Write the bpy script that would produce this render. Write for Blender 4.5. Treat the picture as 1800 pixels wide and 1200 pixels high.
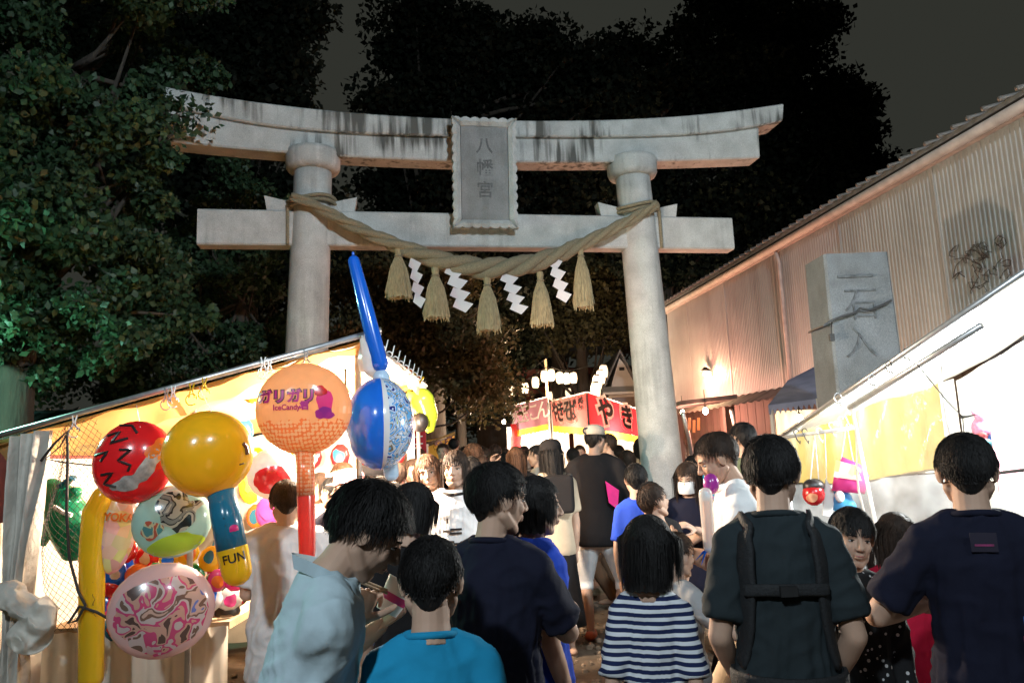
import bpy, bmesh, math, random
import numpy as np
from mathutils import Vector, Matrix, Euler, noise as mnoise

R = math.radians
SC = bpy.context.scene
COL = SC.collection
for o in list(bpy.data.objects):
    bpy.data.objects.remove(o)

# ------------------------------------------------------------------ camera
F, PITCH, ROLL, CAMZ = 1328.9, .1498, -.0414, 1.56
cf = np.array([0, math.cos(PITCH), math.sin(PITCH)])
_r = np.array([1., 0, 0]); _u = np.cross(_r, cf)
cr = math.cos(ROLL) * _r + math.sin(ROLL) * _u
cu = -math.sin(ROLL) * _r + math.cos(ROLL) * _u
CAM = np.array([0, 0, CAMZ])
cam_d = bpy.data.cameras.new('camera')
cam_d.sensor_width = 36; cam_d.lens = 36 * F / 1800
cam_d.clip_start = .05; cam_d.clip_end = 400
cam = bpy.data.objects.new('camera', cam_d); COL.objects.link(cam)
cam.matrix_world = Matrix(((cr[0], cu[0], -cf[0], 0), (cr[1], cu[1], -cf[1], 0), (cr[2], cu[2], -cf[2], CAMZ), (0, 0, 0, 1)))
SC.camera = cam

# ------------------------------------------------------------------ night sky, exposure
W_ = bpy.data.worlds.new('World'); SC.world = W_; W_.use_nodes = True
bg = W_.node_tree.nodes['Background']
bg.inputs[0].default_value = (.86, .90, .74, 1); bg.inputs[1].default_value = .034
SC.view_settings.view_transform = 'Standard'; SC.view_settings.look = 'None'
SC.view_settings.exposure = 0; SC.view_settings.gamma = 1
SC.render.engine = 'CYCLES'
cy = SC.cycles
cy.use_denoising = True
try: cy.denoiser = 'OPENIMAGEDENOISE'
except Exception: pass
cy.max_bounces = 6; cy.diffuse_bounces = 3; cy.glossy_bounces = 3; cy.transmission_bounces = 5
cy.transparent_max_bounces = 12; cy.sample_clamp_indirect = 4; cy.caustics_reflective = False; cy.caustics_refractive = False

# ------------------------------------------------------------------ pixel -> place
def ray(x, y):
    d = cf + cr * (x - 900) / F + cu * (600 - y) / F
    return d
def px(x, y, D):
    d = ray(x, y); return CAM + d * (D / d[1])
def pxz(x, y, z):
    d = ray(x, y); return CAM + d * ((z - CAMZ) / d[2])
def pxp(x, y, p, n):
    d = ray(x, y); n = np.array(n, float); return CAM + d * ((np.array(p, float) - CAM) @ n / (d @ n))
def topx(p):
    d = np.array(p) - CAM; return 900 + F * (d @ cr) / (d @ cf), 600 - F * (d @ cu) / (d @ cf)
def psize(n, D):          # n photo pixels at distance D in metres
    return n * D / F

# ------------------------------------------------------------------ objects
ORG = {}
def _link(o, parent, org):
    COL.objects.link(o); ORG[o] = np.array(org, float)
    if parent is not None:
        o.parent = parent; o.location = ORG[o] - ORG[parent]
    else:
        o.location = org
def tag(o, label=None, cat=None, group=None, kind=None):
    if label: o['label'] = label
    if cat: o['category'] = cat
    if group: o['group'] = group
    if kind: o['kind'] = kind
    return o
def thing(name, label, cat, loc, group=None):
    o = bpy.data.objects.new(name, None); o.empty_display_size = .2
    _link(o, None, loc); return tag(o, label, cat, group)
def mesh(name, v, f, smooth):
    me = bpy.data.meshes.new(name)
    me.from_pydata([tuple(p) for p in v], [], f); me.update()
    if smooth: me.shade_smooth()
    return me
def add(name, g, mat, parent=None, smooth=False, org=None):
    v = np.array(g.v, float).reshape(-1, 3)
    if org is None:
        if parent is not None: org = ORG[parent]
        else: org = np.array([(v[:, 0].min() + v[:, 0].max()) / 2, (v[:, 1].min() + v[:, 1].max()) / 2, v[:, 2].min()])
    me = mesh(name, v - org, g.f, smooth)
    me.materials.append(mat)
    o = bpy.data.objects.new(name, me); _link(o, parent, org); return o
def inst(o, parent, pos, rot=None, scale=None):      # a copy of one mesh object sharing its mesh
    c = bpy.data.objects.new(o.name.split('.')[0], o.data); _link(c, parent, pos)
    if rot is not None: c.rotation_euler = rot
    if scale is not None: c.scale = scale
    return c
def unit(a):
    a = np.array(a, float); return a / max(np.linalg.norm(a), 1e-9)
def perp(t):
    a = np.array([0, 0, 1.]) if abs(t[2]) < .9 else np.array([1., 0, 0])
    x = unit(np.cross(a, t)); return x, np.cross(t, x)

class G:
    def __init__(s): s.v = []; s.f = []
    def put(s, v, f):
        n = len(s.v); s.v += [np.array(p, float) for p in v]; s.f += [[i + n for i in q] for q in f]; return s
    def box(s, c, size, rz=0, axes=None):
        c = np.array(c, float)
        if axes is None:
            axes = (np.array([math.cos(rz), math.sin(rz), 0]), np.array([-math.sin(rz), math.cos(rz), 0]), np.array([0, 0, 1.]))
        h = [np.array(a, float) * q / 2 for a, q in zip(axes, size)]
        v = [c + i * h[0] + j * h[1] + k * h[2] for i in (-1, 1) for j in (-1, 1) for k in (-1, 1)]
        return s.put(v, [[0, 1, 3, 2], [4, 6, 7, 5], [0, 4, 5, 1], [2, 3, 7, 6], [0, 2, 6, 4], [1, 5, 7, 3]])
    def hexa(s, v):       # eight corners, order as box
        return s.put(v, [[0, 1, 3, 2], [4, 6, 7, 5], [0, 4, 5, 1], [2, 3, 7, 6], [0, 2, 6, 4], [1, 5, 7, 3]])
    def beam(s, a, b, w, h=None):
        a = np.array(a, float); b = np.array(b, float); t = unit(b - a); x, y = perp(t)
        return s.box((a + b) / 2, (np.linalg.norm(b - a), w, h or w), axes=(t, x, y))
    def loft(s, rings, cap=True, closed=False):
        n = len(rings[0]); base = len(s.v)
        for r in rings: s.v += [np.array(p, float) for p in r]
        m = len(rings)
        for i in range(m if closed else m - 1):
            for j in range(n):
                a = base + i * n + j; b = base + i * n + (j + 1) % n
                i2 = (i + 1) % m
                s.f.append([a, b, base + i2 * n + (j + 1) % n, base + i2 * n + j])
        if cap and not closed:
            s.f.append([base + j for j in range(n)][::-1]); s.f.append([base + (m - 1) * n + j for j in range(n)])
        return s
    def tube(s, pts, rad, n=8, cap=True, flat=1., roundend=False):
        pts = [np.array(p, float) for p in pts]
        if not hasattr(rad, '__len__'): rad = [rad] * len(pts)
        rad = list(rad)
        if roundend:
            t0 = unit(pts[0] - pts[1]); t1 = unit(pts[-1] - pts[-2])
            a = [(pts[0] + t0 * rad[0] * q, rad[0] * w) for q, w in ((.96, .25), (.75, .66), (.4, .92))]
            b = [(pts[-1] + t1 * rad[-1] * q, rad[-1] * w) for q, w in ((.4, .92), (.75, .66), (.96, .25))]
            pts = [p for p, _ in a] + pts + [p for p, _ in b]; rad = [q for _, q in a] + rad + [q for _, q in b]
        rings = []; x = None
        for i, p in enumerate(pts):
            t = unit(pts[min(i + 1, len(pts) - 1)] - pts[max(i - 1, 0)])
            if x is None: x, y = perp(t)
            else:
                x = unit(x - t * (x @ t)); y = np.cross(t, x)
            rings.append([p + rad[i] * (math.cos(k) * x + flat * math.sin(k) * y) for k in np.arange(n) * 2 * math.pi / n])
        return s.loft(rings, cap)
    def ell(s, c, r, rot=None, n=16, m=10):
        c = np.array(c, float); rings = []
        M3 = np.array(Euler(rot).to_matrix()) if rot is not None else np.eye(3)
        for i in range(m + 1):
            th = math.pi * (i + .02 if i == 0 else (i - .02 if i == m else i)) / m
            rings.append([c + M3 @ (np.array([math.sin(th) * math.cos(k), math.sin(th) * math.sin(k), -math.cos(th)]) * r) for k in np.arange(n) * 2 * math.pi / n])
        return s.loft(rings)
    def lathe(s, c, prof, n=20, axis=(0, 0, 1), cap=True):
        c = np.array(c, float); t = unit(axis); x, y = perp(t)
        return s.loft([[c + t * h + r * (math.cos(k) * x + math.sin(k) * y) for k in np.arange(n) * 2 * math.pi / n] for r, h in prof], cap)
    def prism(s, poly, d):        # planar polygon (3d points) pushed by vector d
        n = len(poly); d = np.array(d, float); poly = [np.array(p, float) for p in poly]
        return s.put(poly + [p + d for p in poly], [list(range(n))[::-1], list(range(n, 2 * n))] + [[i, (i + 1) % n, n + (i + 1) % n, n + i] for i in range(n)])
    def sheet(s, fn, nu, nv, thick=0):
        v = [fn(i / nu, j / nv) for i in range(nu + 1) for j in range(nv + 1)]
        f = [[i * (nv + 1) + j, (i + 1) * (nv + 1) + j, (i + 1) * (nv + 1) + j + 1, i * (nv + 1) + j + 1] for i in range(nu) for j in range(nv)]
        return s.put(v, f)
    def merge(s, o): return s.put(o.v, o.f)

TMP = bpy.data.scenes.new('workshop'); TCOL = TMP.collection
def DG():
    vl = TMP.view_layers[0]; vl.update(); return vl.depsgraph
def remesh(g, voxel, smooth=4, fac=.5):
    me = mesh('tmp', g.v, g.f, False); o = bpy.data.objects.new('tmp', me); TCOL.objects.link(o)
    m = o.modifiers.new('r', 'REMESH'); m.mode = 'VOXEL'; m.voxel_size = voxel
    if smooth:
        m = o.modifiers.new('s', 'SMOOTH'); m.factor = fac; m.iterations = smooth
    ev = o.evaluated_get(DG()); e = ev.to_mesh()
    v = np.empty(len(e.vertices) * 3); e.vertices.foreach_get('co', v); v = v.reshape(-1, 3)
    f = [list(p.vertices) for p in e.polygons]
    ev.to_mesh_clear(); bpy.data.objects.remove(o); bpy.data.meshes.remove(me)
    r = G(); r.v = list(v); r.f = f; return r
_txt = {}
def text_geo(body, size=1., bold=0., depth=.003):
    k = (body, size, bold, depth)
    if k in _txt: return _txt[k]
    cu_ = bpy.data.curves.new('t', 'FONT'); cu_.body = body; cu_.size = size; cu_.extrude = depth; cu_.offset = bold
    cu_.align_x = 'CENTER'; cu_.align_y = 'CENTER'; cu_.resolution_u = 3
    o = bpy.data.objects.new('t', cu_); TCOL.objects.link(o)
    ev = o.evaluated_get(DG()); e = ev.to_mesh()
    v = [np.array(q.co) for q in e.vertices]; f = [list(p.vertices) for p in e.polygons]
    ev.to_mesh_clear(); bpy.data.objects.remove(o); bpy.data.curves.remove(cu_)
    _txt[k] = (v, f); return v, f
def text_on(body, c, ux, uy, size, bold=0., depth=.003, sx=1., lift=.004, warp=None):
    v, f = text_geo(body, size, bold, depth); ux = unit(ux); uy = unit(uy); n = np.cross(ux, uy); g = G()
    c = np.array(c, float)
    vv = [c + ux * p[0] * sx + uy * p[1] + n * (p[2] + lift) for p in v]
    if warp: vv = [warp(p) for p in vv]
    return g.put(vv, f)

# ------------------------------------------------------------------ materials (all procedural)
def mat(name, col, rough=.6, var=.12, scale=14., bump=0., bscale=60., metal=0., emit=None, es=0., trans=0., sheen=0., spec=None, coat=0., alpha=1., stretch=None, sss=0.):
    m = bpy.data.materials.new(name); m.use_nodes = True; nt = m.node_tree; N = nt.nodes; L = nt.links
    b = N['Principled BSDF']; out = N['Material Output']
    tc = N.new('ShaderNodeTexCoord'); mp = N.new('ShaderNodeMapping'); L.new(tc.outputs['Object'], mp.inputs[0])
    if stretch: mp.inputs['Scale'].default_value = stretch
    nz = N.new('ShaderNodeTexNoise'); nz.inputs['Scale'].default_value = scale; nz.inputs['Detail'].default_value = 5
    L.new(mp.outputs[0], nz.inputs['Vector'])
    rp = N.new('ShaderNodeValToRGB'); L.new(nz.outputs[0], rp.inputs[0])
    rp.color_ramp.elements[0].position = .3; rp.color_ramp.elements[1].position = .7
    rp.color_ramp.elements[0].color = [max(0, c * (1 - var)) for c in col] + [1]
    rp.color_ramp.elements[1].color = [min(1, c * (1 + var)) for c in col] + [1]
    L.new(rp.outputs[0], b.inputs['Base Color'])
    b.inputs['Roughness'].default_value = rough; b.inputs['Metallic'].default_value = metal
    if spec is not None: b.inputs['Specular IOR Level'].default_value = spec
    if sheen: b.inputs['Sheen Weight'].default_value = sheen
    if coat: b.inputs['Coat Weight'].default_value = coat; b.inputs['Coat Roughness'].default_value = .08
    if sss:
        b.inputs['Subsurface Weight'].default_value = sss; b.inputs['Subsurface Radius'].default_value = (1, .35, .2); b.inputs['Subsurface Scale'].default_value = .008
    if bump:
        n2 = N.new('ShaderNodeTexNoise'); n2.inputs['Scale'].default_value = bscale; n2.inputs['Detail'].default_value = 4
        L.new(mp.outputs[0], n2.inputs['Vector'])
        bp = N.new('ShaderNodeBump'); bp.inputs['Strength'].default_value = bump; bp.inputs['Distance'].default_value = .02
        L.new(n2.outputs[0], bp.inputs['Height']); L.new(bp.outputs[0], b.inputs['Normal'])
    if emit is not None:
        b.inputs['Emission Color'].default_value = (*emit, 1); b.inputs['Emission Strength'].default_value = es
    last = b.outputs[0]
    if trans:
        tr = N.new('ShaderNodeBsdfTranslucent'); L.new(rp.outputs[0], tr.inputs[0])
        mx = N.new('ShaderNodeMixShader'); mx.inputs[0].default_value = trans
        L.new(last, mx.inputs[1]); L.new(tr.outputs[0], mx.inputs[2]); last = mx.outputs[0]
    if alpha < 1:
        tp = N.new('ShaderNodeBsdfTransparent'); mx = N.new('ShaderNodeMixShader'); mx.inputs[0].default_value = alpha
        L.new(tp.outputs[0], mx.inputs[1]); L.new(last, mx.inputs[2]); last = mx.outputs[0]
    L.new(last, out.inputs[0])
    return m
def nodes(m): return m.node_tree.nodes, m.node_tree.links, m.node_tree.nodes['Principled BSDF']
def lamp(name, pos, power, col, size=.05, parent=None, kind='POINT', aim=None, spot=60, blend=.5):
    d = bpy.data.lights.new(name, kind); d.energy = power; d.color = col
    if kind != 'AREA': d.shadow_soft_size = size
    else: d.size = size
    if kind == 'SPOT': d.spot_size = R(spot); d.spot_blend = blend
    o = bpy.data.objects.new(name, d); _link(o, parent, np.array(pos, float))
    if aim is not None:
        o.rotation_euler = Vector(np.array(aim) - np.array(pos)).to_track_quat('-Z', 'Y').to_euler()
    return o
RNG = np.random.default_rng(7); random.seed(7)
def nz3(p, s, o=0.): return mnoise.noise(Vector((p[0] * s + o, p[1] * s + o * .7, p[2] * s - o)))
# ================================================================== ground
m_ground = mat('packed_earth', (.13, .095, .065), .9, .45, 3.5, bump=.6, bscale=18)
g = G().sheet(lambda u, v: (-45 + 90 * u, -30 + 120 * v, 0), 30, 40)
tag(add('ground', g, m_ground, org=(0, 0, 0)), 'brown packed earth of the shrine approach', 'ground', kind='structure')
m_pebble = mat('pebble', (.23, .17, .12), .85, .5, 9)
g = G()
for i in range(2600):
    x = RNG.uniform(-2.2, 3.2); y = RNG.uniform(2.6, 8.6); r = RNG.uniform(.014, .036)
    g.ell((x, y, r * .35), (r, r * RNG.uniform(.6, 1), r * .6), rot=(0, 0, RNG.uniform(0, 3)), n=5, m=3)
tag(add('gravel', g, m_pebble, org=(0, 5, 0)), 'loose pebbles and fallen leaves scattered on the approach', 'gravel', kind='stuff')

# ================================================================== torii
TY, TC = .1827, np.array([-.3117, 8.6445, 0]); TW, TL, TZM = 3.9, .0339, 4.179
te = np.array([math.cos(TY), math.sin(TY), 0]); tn = np.array([math.sin(TY), -math.cos(TY), 0])
def tw(a, b, z): return TC + te * a + tn * b + np.array([0, 0, z])
def tor(x, y, b=0.):
    p = pxp(x, y, TC + tn * b, tn); return (p - TC) @ te, p[2]
def stone(name, col, stain=0., sc=(9, 9, .6), dark=(.055, .057, .05), grain=160):
    m = mat(name, col, .85, .16, 5., bump=.25, bscale=90)
    N, L, b = nodes(m); src = b.inputs['Base Color'].links[0].from_socket
    tc = [n for n in N if n.type == 'TEX_COORD'][0]
    sp = N.new('ShaderNodeTexNoise'); sp.inputs['Scale'].default_value = grain; sp.inputs['Detail'].default_value = 2; L.new(tc.outputs['Object'], sp.inputs['Vector'])
    r0 = N.new('ShaderNodeMapRange'); r0.inputs[1].default_value = .3; r0.inputs[2].default_value = .7; r0.inputs[3].default_value = .72; r0.inputs[4].default_value = 1.2; L.new(sp.outputs[0], r0.inputs[0])
    mu = N.new('ShaderNodeMix'); mu.data_type = 'RGBA'; mu.blend_type = 'MULTIPLY'; mu.inputs[0].default_value = 1; L.new(src, mu.inputs[6]); L.new(r0.outputs[0], mu.inputs[7])
    src = mu.outputs[2]
    if stain:
        mp = N.new('ShaderNodeMapping'); mp.inputs['Scale'].default_value = sc; L.new(tc.outputs['Object'], mp.inputs[0])
        a = N.new('ShaderNodeTexNoise'); a.inputs['Scale'].default_value = 1.3; a.inputs['Detail'].default_value = 6; L.new(mp.outputs[0], a.inputs['Vector'])
        c = N.new('ShaderNodeTexNoise'); c.inputs['Scale'].default_value = 1.1; L.new(tc.outputs['Object'], c.inputs['Vector'])
        ad = N.new('ShaderNodeMath'); ad.operation = 'MULTIPLY'; L.new(a.outputs[0], ad.inputs[0]); L.new(c.outputs[0], ad.inputs[1])
        rr = N.new('ShaderNodeMapRange'); rr.inputs[1].default_value = .26; rr.inputs[2].default_value = .36; rr.inputs[3].default_value = 0; rr.inputs[4].default_value = stain; L.new(ad.outputs[0], rr.inputs[0])
        mx = N.new('ShaderNodeMix'); mx.data_type = 'RGBA'; L.new(rr.outputs[0], mx.inputs[0]); L.new(src, mx.inputs[6]); mx.inputs[7].default_value = (*dark, 1); src = mx.outputs[2]
    L.new(src, b.inputs['Base Color']); return m
m_stone = stone('pale_granite', (.50, .50, .485), .25)
m_stone_st = stone('stained_granite', (.47, .475, .46), .92)
m_stone_dk = stone('dark_plaque_stone', (.23, .24, .245), .2)
TG = thing('torii_gate', 'tall pale granite torii gate with carved name plaque, spanning the approach', 'gate', TC)
def fitz(pts, b, deg=3):
    q = np.array([tor(x, y, b) for x, y in pts]); return np.polyfit(q[:, 0], q[:, 1], deg)
kt = fitz([(245, 142), (370, 168), (560, 190), (700, 203), (790, 208), (910, 212), (1000, 211), (1150, 206), (1260, 198), (1372, 182)], .21, 4)
ks = fitz([(270, 174), (370, 202), (590, 231), (790, 238), (910, 240), (1100, 239), (1250, 232), (1366, 214)], .21, 4)
kb = fitz([(296, 248), (510, 269), (610, 275), (790, 281), (910, 284), (1075, 285), (1330, 277)], .15, 3)
A0 = tor(243, 142, .21)[0]; A1 = tor(1373, 182, .21)[0]; S0 = tor(296, 240, .15)[0]; S1 = tor(1333, 250, .15)[0]
def beamloft(a0, a1, zt, zb, hb, ch=.018, n=36, slant0=0, slant1=0):
    rings = []
    for i in range(n + 1):
        a = a0 + (a1 - a0) * i / n; t = zt(a); b = zb(a)
        k = (slant0 if i == 0 else 0) + (slant1 if i == n else 0)
        rings.append([tw(a + k, hb, t - ch), tw(a + k, hb - ch, t), tw(a + k, -hb + ch, t), tw(a + k, -hb, t - ch), tw(a, -hb, b + ch), tw(a, -hb + ch, b), tw(a, hb - ch, b), tw(a, hb, b + ch)])
    return G().loft(rings)
pv = np.polyval
add('top_lintel', beamloft(A0, A1, lambda a: pv(kt, a), lambda a: pv(ks, a), .21, slant0=-.03, slant1=.03), m_stone_st, TG)
add('lower_lintel', beamloft(S0, S1, lambda a: pv(ks, a) + .004, lambda a: pv(kb, a), .15, slant0=-.02, slant1=.02), m_stone_st, TG)
NT, NB = 4.382, 3.976
add('tie_beam', beamloft(-3.15, 3.15, lambda a: NT, lambda a: NB, .11, n=8), m_stone, TG)
CZ = pv(kb, 2) - .0
def colax(s, z): return s * (TW / 2 - TL * (z - TZM))
for s in (-1, 1):
    zc = pv(kb, s * 1.9)
    rings = []
    for z, r in [(0, .30), (.12, .30), (.13, .262), (.5, .258)] + [(z, .256 - .044 * z / 5) for z in np.linspace(.8, zc - .12, 16)]:
        rings.append([tw(colax(s, z) + r * math.cos(k), r * math.sin(k), z) for k in np.arange(40) * 2 * math.pi / 40])
    c = add('column', G().loft(rings), m_stone, TG, True)
    cc = tw(colax(s, zc - .1), 0, 0)
    add('collar', G().lathe((cc[0], cc[1], zc - .17), [(.235, 0), (.285, .02), (.305, .06), (.31, .2), (.30, .245), (.27, .255)], 40), m_stone, c, True)
    for q in (-1, 1):
        a = colax(s, NT) + q * .33
        z0 = NT + .003
        pts = [tw(a - .15, .08, z0), tw(a + .15, .08, z0), tw(a + .15 + q * .03, .08, z0 + (.17 if q > 0 else .10)), tw(a - .15 + q * .03, .08, z0 + (.10 if q > 0 else .17))]
        add('wedge', G().prism(pts, -tn * .16), m_stone, TG)
# plaque
pc = [tor(*q, .34) for q in ((793, 210), (906, 212), (909, 400), (799, 402))]
pw = abs(pc[1][0] - pc[0][0]); zt = pc[0][1]; zb = pc[2][1]; pa = np.mean([q[0] for q in pc])
PU = te; PV = unit(tw(0, .42, zt) - tw(0, .26, zb)); PN = np.cross(PU, PV); PCn = tw(pa, .34, (zt + zb) / 2); ph = zt - zb
def plq(x, y, d): return PCn + PU * x + PV * y + PN * d
add('plaque', G().box(PCn - PN * .03, (pw * .72, ph * .84, .07), axes=(PU, PV, PN)), m_stone_dk, TG)
def scallop(L, n, amp):     # wavy outline from -L/2..L/2
    return [(-L / 2 + L * i / (n * 4), amp * abs(math.sin(i / 4 * math.pi))) for i in range(n * 4 + 1)]
fw = .1
for ax, L_, off, nn in (('x', pw, ph / 2, 7), ('x', pw, -ph / 2, 7), ('y', ph, pw / 2, 12), ('y', ph, -pw / 2, 12)):
    sg = 1 if off > 0 else -1; g = G(); rings = []
    for t, am in scallop(L_, nn, .022):
        inn = off - sg * fw; out = off - sg * .022 + sg * am
        tt = t if ax == 'x' else t
        def q(o_, d): return plq(tt, o_, d) if ax == 'x' else plq(o_, tt, d)
        mi = min(abs(t), L_ / 2)
        # mitre the frame ends
        k = max(0, abs(t) - (L_ / 2 - fw)); inn2 = inn + sg * k
        rings.append([q(out, -.06), q(out, .035 if ax == 'x' else .033), q((out + inn2) / 2, .05 if ax == 'x' else .048), q(inn2, .012), q(inn2, -.06)])
    add('plaque_frame', g.loft(rings), m_stone, TG)
m_carve = mat('carved_dark', (.11, .115, .12), .9, .3, 40)
for i, ch in enumerate('八幡宮'):
    add('carved_character', text_on(ch, plq(0, ph * (.24 - .2 * i), .002), PU, PV, .2, .003, .003), m_carve, TG)

# ------------------------------------------------------------------ sacred rope
m_rope = mat('straw_rope', (.30, .25, .165), .9, .3, 30, bump=.9, bscale=55, stretch=(3, 3, 3))
m_straw = mat('straw', (.34, .27, .155), .9, .35, 120, bump=.5, bscale=200, stretch=(1, 1, .08))
m_paper = mat('white_paper', (.82, .80, .84), .8, .03, 8, trans=.3)
RB = .33
rp_px = [(512, 344, 8), (545, 356, 9), (600, 386, 10.5), (650, 411, 11.5), (710, 436, 13.5), (780, 460, 17), (850, 472, 19), (920, 467, 18), (980, 448, 14.5), (1040, 421, 11.5), (1090, 396, 10), (1130, 374, 9), (1156, 358, 8)]
cl = np.array([np.append(tor(x, y, RB), psize(r, 8.3)) for x, y, r in rp_px])
ss = np.linspace(0, len(cl) - 1, 130)
cl = np.array([[np.interp(s, range(len(cl)), cl[:, k]) for k in range(3)] for s in ss])
for _ in range(6): cl[1:-1] = (cl[:-2] + 2 * cl[1:-1] + cl[2:]) / 4
RO = thing('sacred_rope', 'thick twisted straw rope with tassels slung between the granite columns', 'rope', tw(0, RB, cl[65, 1]))
arc = np.concatenate([[0], np.cumsum(np.linalg.norm(np.diff(cl[:, :2], axis=0), axis=1))])
def rope_pt(i, ph_, ro):
    t = unit(cl[min(i + 1, 129), :2] - cl[max(i - 1, 0), :2]); nr = np.array([-t[1], t[0]])
    off = nr * math.cos(ph_) * ro
    return tw(cl[i, 0] + off[0], RB - .02 + math.sin(ph_) * ro, cl[i, 1] + off[1])
for k in range(3):
    pts = []; rr = []
    for i in range(130):
        tws = arc[i] * 2 * math.pi / .95 + k * 2 * math.pi / 3 + .6
        pts.append(rope_pt(i, -tws, cl[i, 2] * .52)); rr.append(cl[i, 2] * .60 * (1 + .06 * math.sin(i * 2.1 + k)))
    st_ = add('strand', G().tube(pts, rr, 12), m_rope, RO, True)
    fz = G()
    for j in range(260):
        i = int(RNG.integers(4, 126)); d_ = unit(RNG.normal(size=3)); p = pts[i] + d_ * rr[i]; q = unit(pts[i + 2] - pts[i]) * RNG.choice((-1, 1)); L_ = RNG.uniform(.03, .09)
        fz.tube([p, p + q * L_ * .6 + d_ * .006, p + q * L_ + d_ * RNG.uniform(.005, .03)], [.0022, .0018, .0008], 3)
    add('loose_straw', fz, m_straw, st_)['kind'] = 'stuff'
for s in (-1, 1):      # turns round the columns and the hanging loop end
    for dz in (0, .05):
        z0 = cl[0 if s < 0 else -1, 1] - .02 + dz; r = .275
        add('rope_turn', G().tube([tw(colax(s, z0) + r * math.cos(k), r * math.sin(k), z0 + .03 * math.sin(k * 2)) for k in np.linspace(0, 2 * math.pi, 30)], .022, 7), m_rope, RO, True)
    x = colax(s, NT) + (-.25 if s < 0 else .25)
    add('rope_tail', G().tube([tw(x, .12, z) for z in np.linspace(cl[0, 1] - .02, NB + .0, 9)] , .02, 7), m_rope, RO, True)
for n_, (x, y0, y1, w) in enumerate([(700, 436, 522, 42), (765, 470, 558, 42), (856, 486, 580, 40), (949, 478, 570, 38), (1020, 433, 539, 36)]):
    a, z1 = tor(x, y0, RB); _, z0 = tor(x + 3, y1, RB); hh = z1 - z0; w = psize(w, 8.3) / 2
    rings = []
    for t, r in [(0, .30), (.06, .34), (.14, .28), (.18, .24), (.24, .34), (.4, .64), (.6, .84), (.8, .95), (1, 1.0)]:
        rings.append([tw(a + (w * r * (1 + .07 * math.sin(j * 2.7 + n_) * (t > .2))) * math.cos(k), RB + w * r * .8 * math.sin(k), z1 - hh * t + (.012 * math.sin(j * 5.1) if t == 1 else 0)) for j, k in enumerate(np.arange(44) * 2 * math.pi / 44)])
    T_ = add('tassel', G().loft(rings), m_straw, RO, False)
    g = G()
    for j in range(110):
        k = RNG.uniform(0, 2 * math.pi); e1 = RNG.uniform(.9, 1.08)
        pts = [tw(a + w * r * 1.02 * math.cos(k + t * .12 * math.sin(j)), RB + w * r * .84 * math.sin(k), z1 - hh * t * e1) for t, r in ((.2, .27), (.45, .7), (.75, .93), (1, 1.03 + RNG.uniform(-.1, .12)))]
        g.tube(pts, .0045, 3)
    add('straw_ends', g, m_straw, T_)['kind'] = 'stuff'
    add('binding', G().tube([tw(a + w * .29 * math.cos(k), RB + w * .26 * math.sin(k), z1 - hh * .165) for k in np.linspace(0, 2 * math.pi, 18)], .012, 6), m_rope, T_)
for n_, (x, y0, y1, w, dx, lab) in enumerate([(733, 460, 535, 27, 8, 'narrow white zigzag paper streamer, partly behind a straw tassel on the rope'), (806, 472, 543, 44, 15, 'widest white zigzag paper streamer hanging from the straw rope'), (903, 486, 547, 40, 17, 'white zigzag paper streamer below the lowest dip of the rope, second widest'), (982, 457, 526, 34, 16, 'white zigzag paper streamer hung highest, next to the warm lit end tassel')]):
    a, z1 = tor(x - dx / 2, y0, RB); a1, z0 = tor(x + dx / 2, y1, RB); w = psize(w * .82, 8.3); g = G(); k_ = 3; hh = (z1 - z0) / (k_ + .55)
    for k in range(k_ + 1):
        ca = a + (a1 - a) * k / k_; cz = z1 - hh * (k + .3)
        bb = RB + .015 + .02 * (k % 2)
        q = [tw(ca - w * .32, bb, cz + hh * .62), tw(ca + w * .5, bb + .03, cz + hh * .1), tw(ca + w * .12, bb, cz - hh * .62), tw(ca - w * .5, bb - .02, cz - hh * .06)]
        g.prism(q, -tn * .002)
    tag(add('paper_streamer', g, m_paper), lab, 'paper streamer', 'zigzag paper streamers on the rope')

# ================================================================== corrugated warehouse beside the approach
za = px(1172, 550, 16.6)[2]
lo, hi = 4., 12.
for _ in range(40):
    mid = (lo + hi) / 2
    if px(1800, 200, mid)[2] < za: lo = mid
    else: hi = mid
Q0 = px(1172, 550, 16.6); Q1 = px(1800, 200, mid)
wd = unit((Q1 - Q0) * [1, 1, 0]); wn = np.array([wd[1], -wd[0], 0])
if wn[0] > 0: wn = -wn           # points to the approach
WL = np.linalg.norm((Q1 - Q0)[:2]) + 4.5
def wp(s, d, z): return np.array([Q0[0], Q0[1], 0]) + wd * s + wn * d + np.array([0, 0, z])
m_wall = mat('cream_siding', (.34, .322, .312), .55, .12, 1.2, bump=.05)
N, L, b = nodes(m_wall)
m_fascia = mat('pink_fascia', (.42, .34, .31), .6, .2, 8)
m_darkwood = mat('dark_boards', (.085, .062, .05), .8, .35, 6, stretch=(1, 1, .2))
m_tile = mat('roof_tile', (.13, .12, .115), .6, .25, 12)
WZ0 = 2.42
Nw, Lw, bw_ = nodes(m_wall); tcw = [n for n in Nw if n.type == 'TEX_COORD'][0]; mpw = Nw.new('ShaderNodeMapping'); mpw.inputs['Scale'].default_value = (3.2, 3.2, .35); Lw.new(tcw.outputs['Object'], mpw.inputs[0])
nw = Nw.new('ShaderNodeTexNoise'); nw.inputs['Scale'].default_value = 1.6; nw.inputs['Detail'].default_value = 7; Lw.new(mpw.outputs[0], nw.inputs['Vector']); rw = Nw.new('ShaderNodeMapRange'); rw.inputs[1].default_value = .48; rw.inputs[2].default_value = .72; rw.inputs[3].default_value = 0; rw.inputs[4].default_value = .3; Lw.new(nw.outputs[0], rw.inputs[0])
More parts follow.
